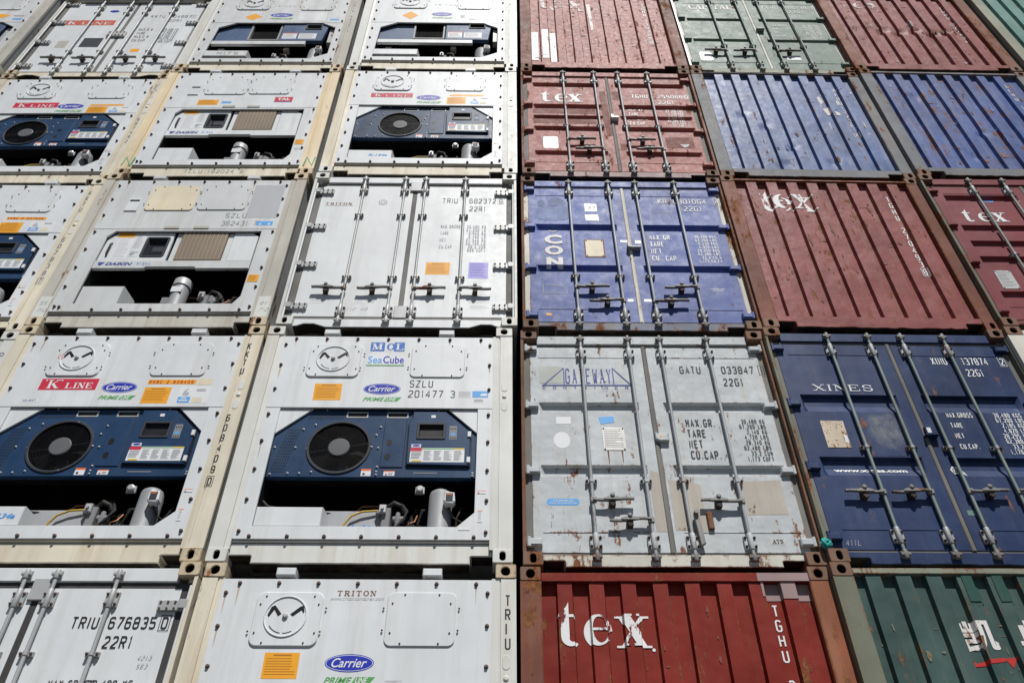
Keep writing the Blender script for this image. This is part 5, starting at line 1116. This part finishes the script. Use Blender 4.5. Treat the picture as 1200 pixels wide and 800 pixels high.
weights(o, 'pale_ink', ['MAX GROSS', 'TARE', 'NET', 'CU.CAP'], ['30,480 KG', '67,200 LB', '2,940 KG', '6,480 LB', '27,540 KG', '60,720 LB', '28.3 CUM', '999 CUFT'], 1.575, 2.09, 1.588, .118, .05, .048, lambda x, z: S[1][0](x, z)-.003, S[1][1], .48)
door_letters(o, S, 'brown_ink', lambda m: (serif_text(m, 'TRITON', .205, 1.945, .04, .045, .013, .2, .1), m.face([(x, 0, z) for x, z in rect(.20, 1.93, .535, 1.934)])), 'company_lettering', 0)
d = decal(o, 'round_emblem', ell(.872, 2.0, .055, n=24), 'white_sticker', YD, [([[*ell(.872, 2.0, .05, n=20)], ], 1), ([ell(.872, 2.0, .042, n=20)], 0), ([ell(.872, 2.0, .028, n=12)], 1), ([ell(.872, 2.0, .02, n=12)], 0)], ['faded_ink'])
orange_note(o, 1.453, .75, 1.712, .946, YD); decal(o, 'violet_notice', rect(1.915, .695, 2.128, .948), 'violet_sticker', YD, [(lines(1.93, 2.11, .71, .93, 9, .25, 3, .8), 1)], ['navy_print'])
for k, l in enumerate((rect(1.93, .33, 2.15, .37), rect(1.94, .24, 2.15, .28), rect(.28, .30, .44, .37), rect(.74, .30, .86, .36))): decal(o, 'small_label', l, 'white_sticker', YD, [(lines(l[0][0]+.01, l[1][0]-.01, l[0][1]+.008, l[2][1]-.008, 2, .3, k), 1)], ['pale_ink'])
letters(o, 'chalk_mark', 'pale_ink', lambda m: (stroke_text(m, 'S112 48', .64, .20, .04, .03, .012, .003, y=YD-.003, slant=.4), stroke_text(m, '44', .88, .31, .04, .03, .012, .003, y=YD-.003, slant=.3)))
# bright blue doors
o, S = dry_doors(1, 2, 'bright blue scuffed container doors with vertical white CON lettering, numbered 301064', 'con_blue', 'rusty_casting', 'rusty_steel', 'con_blue', 'con_sill', 'old_white', 'bar_grey', 'bar_grey',
    [(1.652, 1.565, 1.53), (.948, .865, .835)], (.58, 1.062, 1.39, 1.868), [(2.285, 'long'), (.785, 'short'), (.20, 'long')], [(0, 1, .575, .35, .17), (1, -1, .365, .36, .17), (2, 1, .365, .36, .17), (3, -1, .575, .35, .17)], (2.30, 1.60, .90, .17), seed=13, amp=.006)
door_letters(o, S, 'worn_white_ink', lambda m: (font_text(m, 'C', .255, 1.295, .455, 1.455, bold=.05), font_text(m, 'O', .255, 1.11, .46, 1.265, bold=.05), font_text(m, 'N', .268, .92, .45, 1.07, bold=.06), font_text(m, 'O', .30, 1.505, .41, 1.57, bold=.03)), 'logo_lettering', 0)
numbers(S, o, 'worn_white_ink', 'KRPU', 1.62, '301064', 1.86, '4', 2.30, '22G1', 1.91, 2.045, 1.905, .09, .048, .0125, .0115)
weights(o, 'white_ink', ['MAX GR.', 'TARE', 'NET', 'CU. CAP.'], ['30,480 KGS', '67,200 LBS', '2,230 KGS', '4,920 LBS', '28,250 KGS', '62,280 LBS', '33.2 CU.M', '1,173 CU.FT'], 1.436, 2.20, 1.463, .119, .082, .048, lambda x, z: S[1][0](x, z)-.003, S[1][1], .55)
decal(o, 'plate_border', rect(.70, 1.075, .922, 1.38), 'rusty_steel', YD, t=.002); placard(o, .712, 1.09, .91, 1.367, 'yellowed_plate', None)
d = decal(o, 'pale_label', rect(.745, 1.89, .888, 2.035), 'white_panel', YD); letters(d, 'lettering', 'faded_ink', lambda m: stroke_text(m, '67', .785, 1.925, .06, .03, .015, .006, y=YD-.003, slant=.2))
decal(o, 'white_label', [(.745, 1.722), (.90, 1.722), (.89, 1.83), (.74, 1.83)], 'white_sticker', YD)
skin_patch(o, 'bleached_patch', rrect(.18, 1.72, .56, 1.99, .09), 'con_scuff', S[0][0], S[0][1])
skin_patch(o, 'scraped_patch', [(.33, 2.0), (.32, 2.08), (.36, 2.13), (.44, 2.14), (.50, 2.10), (.52, 2.02), (.47, 1.99)], 'con_scuff', lambda x, z: S[0][0](x, z)-.0006, S[0][1]); skin_patch(o, 'scraped_patch', [(.20, 1.99), (.19, 2.06), (.23, 2.11), (.28, 2.07), (.27, 1.98)], 'con_scuff', lambda x, z: S[0][0](x, z)-.0006, S[0][1])
d = decal(o, 'orange_label', [(.235, .175), (.29, .165), (.305, .195), (.25, .205)], 'orange_sticker', YD)
letters(o, 'small_lettering', 'white_ink', lambda m: (font_text(m, 'CORTEN STEEL', 2.0, .57, 2.15, .588, y=YD-.003, bold=.02), font_text(m, 'CONTAINER', 2.02, .545, 2.13, .562, y=YD-.003, bold=.02)))
for pl in ([(1.50, 1.70), (1.51, 1.87), (1.53, 1.885), (1.75, 1.88), (1.77, 1.72)], [(.22, .63), (.40, .61), (.47, .57), (.47, .50), (.22, .50), (.22, .63)]):
    mb = MB()
    for f in ribbon(pl, .005): mb.face([(x, YD-.003, z) for x, z in f])
    part('label_outline', mb, MATS['grey_post'], o)
mb = MB(); mb.plate([(1.18, 1.30), (1.20, 1.215), (1.32, 1.215), (1.32, 1.19), (1.19, 1.19), (1.17, 1.215)], .0, .06, .004); part('seal_latch', mb, MATS['bar_grey'], o)
for l in (rect(1.11, 1.335, 1.2, 1.375), rect(1.275, 1.32, 1.34, 1.37), rect(1.10, .38, 1.16, .42), rect(1.27, .38, 1.36, .42)): decal(o, 'tape_strip', l, 'white_sticker', YD)
o, sf, cu, w = dry_end(2, 2, 'faded red corrugated container end with broken white tex lettering, numbered 270493', 'tex_red_faded', ('rusty_casting', 'red_post'), 'red_post', 'red_post', 'red_post', .305, .2475, .125, seed=14, amp=.018, zrail=(2.50, 2.535), brail='tex_red_faded', casttop='rusty_casting')
letters(o, 'logo_lettering', 'peeling_ink', lambda m: (tex_word(m, .40, 1.925, .275, .555, .765)), sf, cu)
blotches(o, 'rusty_steel', sf, cu, 23, 46, s=.035); blotches(o, 'red_post', sf, cu, 24, 14, s=.09)
post_text(o, 'TGHU 270493', 1.945, 2.235, .098, .118, mat='white_ink', boxed='8', cw=.042, th=.012, surf=sf, cuts=cu)
TEXR = [(2.15, 2.075, 2.045), (1.60, 1.525, 1.48), (1.32, 1.26, 1.225), (1.055, .985, .94), (.49, .42, .385)]
def tex_doors(c, r, label, skin, post, xb, zb, handles, hz, bars, seed, recs):
    o, S = dry_doors(c, r, label, skin, 'rusty_casting', post, skin, 'mauve_patch' if c == 1 else skin, 'rubber_grey', bars, 'bar_grey', recs, xb, zb, handles, hz, seed=seed, depth=.038)
    return o, S
o, S = tex_doors(3, 2, 'wine-red container doors with white tex lettering, cut off by the right edge', 'tex_red_wine', 'green_post', (.60, 1.015, 1.35, 1.77), [(2.27, 'long'), (1.10, 'short'), (.22, 'long')], [(0, 1, .75, .33, .17), (1, -1, .55, .33, .17), (2, 1, .75, .33, .17), (3, -1, .55, .33, .17)], (2.235, 1.60, .96, .20), 'bar_green', 15, [(2.16, 2.08, 2.04), (1.60, 1.52, 1.47), (1.325, 1.245, 1.20), (1.06, .975, .93), (.50, .43, .39)])
door_letters(o, S, 'white_ink', lambda m: tex_word(m, .25, 1.66, .165, .435, .585), 'logo_lettering', 0)
placard(o, .22, .538, .40, .822, 'placard_metal'); skin_patch(o, 'half_round_sticker', [(.60, 2.10), (.76, 2.10), (.745, 2.05), (.70, 2.025), (.645, 2.03), (.61, 2.06)], 'sky_sticker', S[0][0], S[0][1])

# ---- fourth layer
o = carrier_reefer(-2, 3, 'white K LINE container with blue fan unit, directly under the K LINE doors', 'cream_post', 'cream_post', 'cream_post', 'stained_casting', seed=16)
kline(o, .50, 1.70, 1.11, 1.83); carrier_marks(o, 1.735, True, 1.106, 1.48); decal(o, 'yellow_strip', rect(1.56, 1.745, 2.02, 1.785), 'orange_sticker', YP); orange_note(o, 1.55, 1.568, 1.82, 1.725, YP); picture_card(o, 1.86, 1.575, 2.15, 1.73)
post_text(o, 'KKTU', 2.33, 2.30, .07, .10, mat='pale_ink', cw=.032); post_text(o, '607492', 2.33, 1.42, .07, .105, mat='faded_ink', cw=.032)
o = daikin_reefer(-1, 3, 'white container with square brown grille and small red TAL sticker', 'tan_post', 'tan_post', 'cream_post', 'stained_casting', 'white_panel', plateA='white_panel', seed=17)
orange_note(o, .60, 1.60, .88, 1.735, YP); decal(o, 'blue_label', rect(.93, 1.645, 1.06, 1.69), 'sky_sticker', YP)
d = decal(o, 'lease_sticker', rect(1.64, 1.69, 1.885, 1.805), 'red_sticker', YP, [([rect(1.64, 1.672, 1.885, 1.684)], 1)], ['navy_print']); letters(d, 'lettering', 'white_sticker', lambda m: font_text(m, 'TAL', 1.675, 1.715, 1.85, 1.78, y=YP-.0025, bold=.04))
letters(o, 'container_number', 'faded_ink', lambda m: stroke_text(m, 'TCLU 192024 9', .83, .07, .07, .043, .017, .008, y=.0435))
for x in (.03, 2.29): letters(o, 'green_letter', 'green_marker', lambda m: stroke_text(m, 'N', x, .165, .20, .125, 0, .018, y=.0055, slant=.1))
decal(o, 'small_label', rect(2.12, .545, 2.20, .59), 'placard_metal', YP)
o = carrier_reefer(0, 3, 'white container with K LINE plate and blue fan unit, right beside the red tex doors', 'cream_post', 'white_post', 'cream_post', 'white_post', seed=18)
kline(o, .435, 1.752, 1.008, 1.862); carrier_marks(o, 1.755, True, 1.062, 1.398); decal(o, 'yellow_strip', rect(1.52, 1.80, 1.99, 1.845), 'orange_sticker', YP); orange_note(o, 1.482, 1.60, 1.74, 1.775, YP); picture_card(o, 1.80, 1.60, 2.08, 1.78)
letters(o, 'refrigerant_label', 'sky_sticker', lambda m: font_text(m, 'R-134a', .56, .385, .80, .43, y=.0325, bold=.02, shear=.2))
o, S = tex_doors(1, 3, 'sun-bleached red container doors with white tex lettering and dark repair patches', 'tex_red_pale', 'red_post', (.605, 1.045, 1.39, 1.815), [(2.26, 'long'), (1.09, 'short'), (.20, 'long')], [(0, 1, .735, .36, .18), (1, -1, .525, .36, .18), (2, 1, .735, .35, .18), (3, -1, .53, .35, .18)], (2.25, 1.58, .95, .20), 'bar_grey', 19, TEXR)
door_letters(o, S, 'white_ink', lambda m: tex_word(m, .275, 1.655, .20, .475, .635), 'logo_lettering', 0)
numbers(S, o, 'white_ink', 'TGHU', 1.52, '259068', 1.885, '0', 2.26, '22G1', 1.88, 1.775, 1.625, .09, .044, .0165, .0105)
weights(o, 'white_ink', ['MAX WT', 'TARE', 'PAYLOAD', 'CU.CAP.'], ['30,480 KGS', '67,200 LBS', '2,230 KGS', '4,920 LBS', '28,250 KGS', '62,280 LBS', '33.2 CUM', '1,172 CUFT'], 1.44, 2.18, 1.51, .112, .07, .045, lambda x, z: S[1][0](x, z)-.003, S[1][1], .55)
for k, l in ((0, [(1.078, 1.94), (1.17, 1.94), (1.19, .84), (1.12, .83), (1.09, 1.2)]), (1, rect(1.262, 1.725, 1.36, 1.944)), (1, rect(1.265, .52, 1.34, .66)), (0, rect(.16, 1.12, 1.0, 1.30)), (0, rect(.16, 1.36, 1.0, 1.47))): skin_patch(o, 'repair_patch', l, 'red_primer', S[k][0], S[k][1])
decal(o, 'white_label', rrect(.278, .545, .468, .80, .02), 'white_sticker', YD); decal(o, 'yellow_label', rect(1.985, .70, 2.12, .772), 'yellow_sticker', YD); skin_patch(o, 'worn_patch', rect(1.86, .58, 2.22, .82), 'red_primer', S[1][0], S[1][1])
skin_patch(o, 'torn_label', [(2.03, .66), (2.16, .66), (2.12, .60), (2.08, .59)], 'grey_patch', lambda x, z: S[1][0](x, z)-.002, S[1][1]); skin_patch(o, 'torn_label', [(.72, 2.11), (.81, 2.11), (.80, 2.06), (.76, 2.04)], 'grey_patch', S[0][0], S[0][1])
mb = MB(); mb.plate(rect(1.19, 1.19, 1.29, 1.225), .0, .06, .004); mb.plate(rect(1.19, 1.225, 1.23, 1.30), .02, .06, .004); part('seal_latch', mb, MATS['white_sticker'], o)
o, sf, cu, w = dry_end(2, 3, 'blue corrugated container end with a grey left post and peeling marks near its right side', 'end_blue', 'rusty_casting', 'grey_blue_post', 'grey_blue_post', 'grey_blue_post', .334, .2435, .118, zrail=(2.52, 2.54), seed=20, dents=((.55, 1.5, .12, .02), (.8, 1.2, .1, .018), (1.05, .7, .1, .02), (1.5, .4, .12, .018), (.9, .3, .14, .02)))
blotches(o, 'rusty_steel', sf, cu, 3, 16, z1=1.2); blotches(o, 'worn_pale_ink', sf, cu, 5, 10, x0=1.5, z0=.9, z1=2.1); blotches(o, 'con_scuff', sf, cu, 6, 14, s=.08)
post_text(o, 'XINU122264', 1.95, 2.16, .085, .113, mat='worn_white_ink', boxed='4', cw=.042, surf=sf, cuts=cu)
for l in ([(1.66, 1.92), (1.72, 1.95), (1.74, 1.80), (1.69, 1.74)], [(1.68, 1.62), (1.76, 1.66), (1.77, 1.50), (1.72, 1.45)], [(1.80, 1.5), (1.86, 1.45), (1.85, 1.38), (1.8, 1.4)], [(1.65, 1.28), (1.69, 1.28), (1.68, 1.1), (1.66, 1.12)]): skin_patch(o, 'peeling_mark', l, 'worn_pale_ink', sf, cu)
o, sf, cu, w = dry_end(3, 3, 'blue corrugated container end with orange rust patches, at the right edge', 'end_blue_rusty', 'rusty_casting', 'grey_blue_post', 'grey_blue_post', 'grey_blue_post', .237, .2425, .112, zrail=(2.50, 2.545), seed=21, amp=.014, dents=((.6, 1.9, .1, .02), (1.2, 1.0, .12, .02), (.9, .5, .1, .02)))
blotches(o, 'rusty_steel', sf, cu, 13, 22, s=.05); blotches(o, 'orange_post', sf, cu, 15, 16, x0=.9, z1=1.6, s=.045); blotches(o, 'con_scuff', sf, cu, 16, 14, s=.08)
post_text(o, 'XINU 14207', 1.945, 2.17, .085, .113, mat='worn_white_ink', cw=.042, surf=sf, cuts=cu)

# ---- fifth layer
o = coil_reefer(-3, 4, 'white container in the upper left corner, cut off by the left edge', 'cream_post', 'grey_post', 'white_panel_dull', 'cream_post', 'white_panel_dull', seed=22, zs=1.44)
decal(o, 'diamond_sticker', [(1.60, 1.60), (1.78, 1.72), (1.95, 1.66), (1.78, 1.54)], 'orange_sticker', YP); decal(o, 'blue_label', rect(2.02, 1.52, 2.16, 1.57), 'sky_sticker', YP); decal(o, 'red_strip', rect(2.0, 1.64, 2.16, 1.66), 'brown_ink', YP)
post_text(o, 'KKTU 607318', 2.33, 2.1, .065, .1, mat='pale_ink', cw=.03)
o, S = reefer_doors(-2, 4, 'white container doors with a salmon K LINE banner across one leaf', 'white_post', 'stained_casting',
    [(2.17, 'long'), (1.95, 'short'), (.69, 'short'), (.20, 'long')], (2.22, 1.58, .93, .22), (.66, 1.13, 1.43, 1.87),
    [(0, -1, .45, .33, .17), (1, -1, .45, .33, .17), (2, 1, .46, .33, .17), (3, 1, .47, .33, .17)], sill='cream_post', hdr='cream_post', plates=False)
kline(o, .265, 1.508, 1.09, 1.677, YD, 'salmon_banner'); decal(o, 'black_panel', rect(.79, .795, 1.088, 1.085), 'fan_grey', YD); decal(o, 'beige_panel', rect(.43, .78, .595, .995), 'grey_post', YD)
decal(o, 'maker_badge', ell(.958, 1.99, .075, .04, 20), 'royal_blue', YD); decal(o, 'orange_label', rect(1.615, .645, 1.745, .746), 'orange_sticker', YD)
numbers(S, o, 'faded_ink', 'KKTU', 1.60, '604887', 1.90, '1', 2.27, '22R1', 1.92, 1.77, 1.63, .085, .045, .016, .008)
weights(o, 'faded_ink', ['MAX.G.W', 'TARE', 'MAX.C.W', 'CU.CAP'], ['30,480 KG', '67,200 LB', '2,980 KG', '6,570 LB', '27,500 KG', '60,630 LB', '28.3 CUM', '999 CUFT'], 1.54, 2.16, 1.40, .118, .07, .05, lambda x, z: S[1][0](x, z)-.003, S[1][1], .55)
mb = MB(); mb.plate(rect(1.12, 1.10, 1.40, 1.25), .03, .06, .005); part('seal_latch', mb, MATS['placard_metal'], o); bolts(o, [(1.15+.055*k, z) for k in range(5) for z in (1.13, 1.22)], .03, 'bolt_brown', .009, .01)
o = coil_reefer(-1, 4, 'white container with orange diamond sticker and a corner box marked MITS', 'white_post', 'grey_post', 'cream_post', 'stained_casting', 'white_panel_dull', boxtxt='MITS', seed=23, zs=1.43)
decal(o, 'diamond_sticker', [(.66, 1.62), (.80, 1.74), (.94, 1.63), (.80, 1.51)], 'orange_sticker', YP); carrier_marks(o, 1.69, True, 1.05, 1.41); decal(o, 'blue_label', rect(2.02, 1.515, 2.16, 1.565), 'sky_sticker', YP)
decal(o, 'white_label', rect(1.5, 1.5, 1.95, 1.78), 'white_panel', YP); letters(o, 'company_lettering', 'pale_ink', lambda m: stroke_text(m, 'TRITON', 1.05, 1.98, .04, .035, .03, .006, y=YP-.0015)); post_text(o, 'TRIU 693217', 2.33, 2.15, .065, .1, mat='faded_ink', cw=.03)
o = coil_reefer(0, 4, 'white container with orange diamond sticker, between the MITS one and the red end', 'white_post', 'white_post', 'cream_post', 'white_post', 'white_panel', seed=24, zs=1.39)
decal(o, 'diamond_sticker', [(.63, 1.622), (.755, 1.765), (.885, 1.63), (.765, 1.495)], 'orange_sticker', YP); carrier_marks(o, 1.675, True, 1.09, 1.415); letters(o, 'company_lettering', 'pale_ink', lambda m: stroke_text(m, 'TRITON', 1.12, 1.98, .04, .035, .03, .006, y=YP-.0015))
decal(o, 'grey_label', rect(1.55, 1.56, 1.615, 1.66), 'grey_patch', YP); decal(o, 'small_label', rect(1.69, 1.50, 1.79, 1.53), 'pale_ink', YP)
o, sf, cu, w = dry_end(1, 4, 'red corrugated container end with white patches at its lower left', 'tex_red_pale', 'rusty_casting', 'red_post', 'red_post', 'tex_red_pale', .31, .25, .118, seed=25, amp=.02)
letters(o, 'logo_lettering', 'peeling_ink_pale', lambda m: tex_word(m, .30, 1.86, .25, .50, .76), sf, cu)
blotches(o, 'mauve_patch', sf, cu, 43, 18, s=.09); blotches(o, 'red_post', sf, cu, 44, 18, s=.06)
post_text(o, 'TGHU 338368', 1.965, 2.13, .085, .112, mat='worn_white_ink', boxed='8', cw=.042, surf=sf, cuts=cu)
for l in (rect(.168, .26, .27, 1.13), rect(.325, .24, .42, 1.13), rect(.45, .21, .535, 1.10)): skin_patch(o, 'white_patch', l, 'white_ink', sf, cu)
skin_patch(o, 'peeling_mark', [(1.06, 2.0), (1.12, 2.0), (1.13, 1.15), (1.09, 1.1)], 'worn_pale_ink', sf, cu)
o, S = dry_doors(2, 4, 'grey-green container doors with CAPITAL lettering, in the top row', 'capital_green', 'rusty_casting', 'placard_metal', 'capital_green', 'olive_post', 'old_white', 'bar_green', 'bar_green',
    [(1.615, 1.545, 1.515), (.935, .865, .84)], (.625, 1.06, 1.415, 1.835), [(2.26, 'long'), (.74, 'short'), (.20, 'long')], [(0, -1, .56, .33, .16), (1, -1, .56, .33, .16), (2, 1, .56, .33, .16)], (2.30, 1.60, .90, .17), seed=26, amp=.02)
door_letters(o, S, 'worn_white_ink', lambda m: serif_text(m, 'CAPITAL', .25, 1.92, .15, .098, .012, .17, .06), 'logo_lettering', 0)
numbers(S, o, 'worn_white_ink', 'CLHU', 1.45, '260138', 1.80, '8', 2.26, '22G1', 1.85, 1.97, 1.83, .09, .046, .022, .010)
weights(o, 'worn_white_ink', ['MAX.GROSS', 'TARE', 'NET', 'CU.CAP.'], ['30,480 KGS', '67,200 LBS', '2,250 KGS', '4,960 LBS', '28,230 KGS', '62,240 LBS', '33.1 CUM', '1,169 CUFT'], 1.46, 2.2, 1.42, .115, .055, .05, lambda x, z: S[1][0](x, z)-.003, S[1][1], .5)
placard(o, .185, .25, .37, .51, 'white_sticker', None); placard(o, 1.47, .30, 1.68, .42, 'white_sticker', None, hot=False)
mb = MB(); mb.plate(rect(1.18, 1.17, 1.30, 1.20), .0, .06, .004); part('seal_latch', mb, MATS['bar_green'], o)
o, sf, cu, w = dry_end(3, 4, 'dusty red corrugated container end with a long horizontal crease, in the top row at right', 'tex_red_faded', 'rusty_casting', 'red_post', 'red_post', 'tex_red_faded', .285, .25, .115, seed=27, amp=.012, dents=((.8, 1.25, .16, .03), (1.05, 1.2, .14, .03), (1.3, 1.27, .14, .03), (1.55, 1.18, .15, .03), (1.8, 1.25, .14, .025)))
letters(o, 'logo_lettering', 'peeling_ink_pale', lambda m: tex_word(m, .33, 1.90, .2, .53, .76), sf, cu); blotches(o, 'rusty_steel', sf, cu, 33, 26, s=.05, z1=1.6); blotches(o, 'mauve_patch', sf, cu, 34, 14, s=.09); blotches(o, 'rusty_steel', sf, cu, 37, 16, z0=1.12, z1=1.32, s=.06)
post_text(o, 'TGHU 327434', 1.945, 2.07, .08, .112, mat='worn_white_ink', cw=.042, surf=sf, cuts=cu)
o, sf, cu, w = dry_end(4, 4, 'pale green corrugated container end in the upper right corner', 'teal_green', 'rusty_casting', 'olive_post', 'olive_post', 'teal_green', .26, .25, .115, seed=28)

# ---- containers outside the view
def filler(c, r, mat):
    o = container(c, r, 'shipping_container', 'plain corrugated container beyond the edge of the view, in the same stack', 'shipping container', 'containers beyond the edge of the view')
    key = ('fill', mat)
    def mk():
        mb = MB(); pts, sf = end_surface(.29, .25, .114)
        for (xa, ya), (xb, yb) in zip(pts, pts[1:]): mb.face([(xa, ya, .16), (xb, yb, .16), (xb, yb, 2.48), (xa, ya, 2.48)])
        return mb.mesh('end_wall', MATS[mat])
    add('end_wall', cached(key, mk), o)
    def mk2():
        mb = MB(); mb.plate(rail_outline(.03, .168, .095), .008, .2, .006); return mb.mesh('bottom_rail', MATS[mat])
    def mk3():
        mb = MB(); mb.box(.164, W-.164, .006, .2, 2.466, 2.541, .005); return mb.mesh('top_rail', MATS[mat])
    add('bottom_rail', cached(key+(2,), mk2), o); add('top_rail', cached(key+(3,), mk3), o)
    frame(o, 'rusty_casting', body=mat); posts(o, 'red_post', 'red_post', prof='end')
    return o
K = 0
for c, rs in ((-3, (-1, 0, 1, 2, 3)), (-2, (-1, 0)), (-1, (-1,)), (0, (-1,)), (1, (-1,)), (2, (-1,)), (3, (-1, 0)), (4, (-1, 0, 1, 2, 3))):
    for r in rs: filler(c, r, ('plain_blue', 'plain_red', 'plain_grey')[K % 3]); K += 1

for c in range(-3, 5): filler(c, 5, ('plain_grey', 'plain_blue', 'plain_red')[c % 3])
for c in (0, 1): filler(c, 6, 'plain_red' if c else 'plain_blue')  # topmost pair added unseen to keep sky out of the middle gap
for r in range(-1, 7):  # unseen column added behind to block sky showing through the middle gap
    o = filler(0, r, ('plain_red', 'plain_grey')[r % 2]); o.location = (.03, 6.5, ZG+(r-1)*PITCH); o['label'] = 'plain corrugated container added unseen behind the stack to block sky in its gap'; o['group'] = 'unseen containers added behind the stack'
# ---- rope knot hanging in the gap beside the grey doors
WARP = None; mb = MB(); rn = random.Random(3)
X0 = Vector((2.49, -.015, ZG+.17)); 
for k in range(9):
    u = Vector((rn.gauss(0, 1), rn.gauss(0, 1), rn.gauss(0, 1))).normalized(); w = u.orthogonal().normalized()
    mb.tube([tuple(X0+(u*math.cos(T*q/16)+w*math.sin(T*q/16))*(.026+.002*k)) for q in range(17)], .012, 8)
mb.tube([tuple(X0+Vector(v)) for v in ((.01, 0, -.03), (.03, -.01, -.06), (.025, -.005, -.085))], .01)
mb.tube([tuple(X0+Vector(v)) for v in ((0, .01, .03), (-.012, .05, .06), (-.02, .12, .08))], .009)
k = part('rope_knot', mb, MATS['turquoise_rope'], None, shift=False, smooth=50)
k['label'] = 'small turquoise rope knot hanging at the lower right corner of the pale grey doors'; k['category'] = 'rope'

# ---------------------------------------------------------------- ground, light, camera
g = bpy.data.materials.new('yard_asphalt'); g.use_nodes = True; nt = g.node_tree; b = nt.nodes['Principled BSDF']; b.inputs['Roughness'].default_value = .9
tc = _n(nt, 'ShaderNodeNewGeometry'); n1 = _n(nt, 'ShaderNodeTexNoise', Scale=.25, Detail=8., Roughness=.65); nt.links.new(tc.outputs['Position'], n1.inputs['Vector'])
nt.links.new(_mix(nt, (.045, .044, .042), (.085, .082, .078), n1.outputs[0]), b.inputs['Base Color'])
mb = MB(); mb.face([(-600, -600, 0), (600, -600, 0), (600, 600, 0), (-600, 600, 0)]); gr = part('ground', mb, g, None, shift=False); gr['kind'] = 'structure'

SUN = Vector((.24, -1, 1.6)).normalized()
EL = math.asin(SUN.z); AZ = math.atan2(SUN.x, SUN.y)
wd = bpy.data.worlds.new('World'); scene.world = wd; wd.use_nodes = True; nt = wd.node_tree
sky = nt.nodes.new('ShaderNodeTexSky'); sky.sky_type = 'NISHITA'; sky.sun_disc = False; sky.sun_elevation = EL; sky.sun_rotation = AZ; sky.dust_density = .4; sky.air_density = .8
bg = nt.nodes['Background']; bg.inputs[1].default_value = .05; nt.links.new(sky.outputs[0], bg.inputs[0])
sl = bpy.data.lights.new('Sun', 'SUN'); sl.energy = 4.8; sl.angle = math.radians(.53); sl.color = (1, .975, .935)
so = bpy.data.objects.new('Sun', sl); COL.objects.link(so); so.rotation_euler = (-SUN).to_track_quat('-Z', 'Y').to_euler(); so.location = (5, -20, 30)

cam = bpy.data.cameras.new('Camera'); cam.sensor_width = 36; cam.lens = 958.592/1200*36; cam.clip_end = 2000; cam.clip_start = .05
co = bpy.data.objects.new('Camera', cam); COL.objects.link(co); scene.camera = co
p, y, r = .7531609695747792, .010585238123376904, -.0020186823348288868
F = Vector((math.sin(y)*math.cos(p), math.cos(y)*math.cos(p), math.sin(p))); R0 = Vector((math.cos(y), -math.sin(y), 0)); U0 = R0.cross(F)
R1 = R0*math.cos(r)+U0*math.sin(r); U1 = -R0*math.sin(r)+U0*math.cos(r)
m4 = Matrix((R1, U1, -F)).transposed().to_4x4(); m4.translation = Vector((-.1105, -5.93377, -3.1575+ZG)); co.matrix_world = m4

vs = scene.view_settings; vs.view_transform = 'Standard'; vs.look = 'None'; vs.exposure = 0; vs.gamma = 1; vs.use_curve_mapping = False
scene.render.engine = 'CYCLES'; scene.cycles.max_bounces = 6
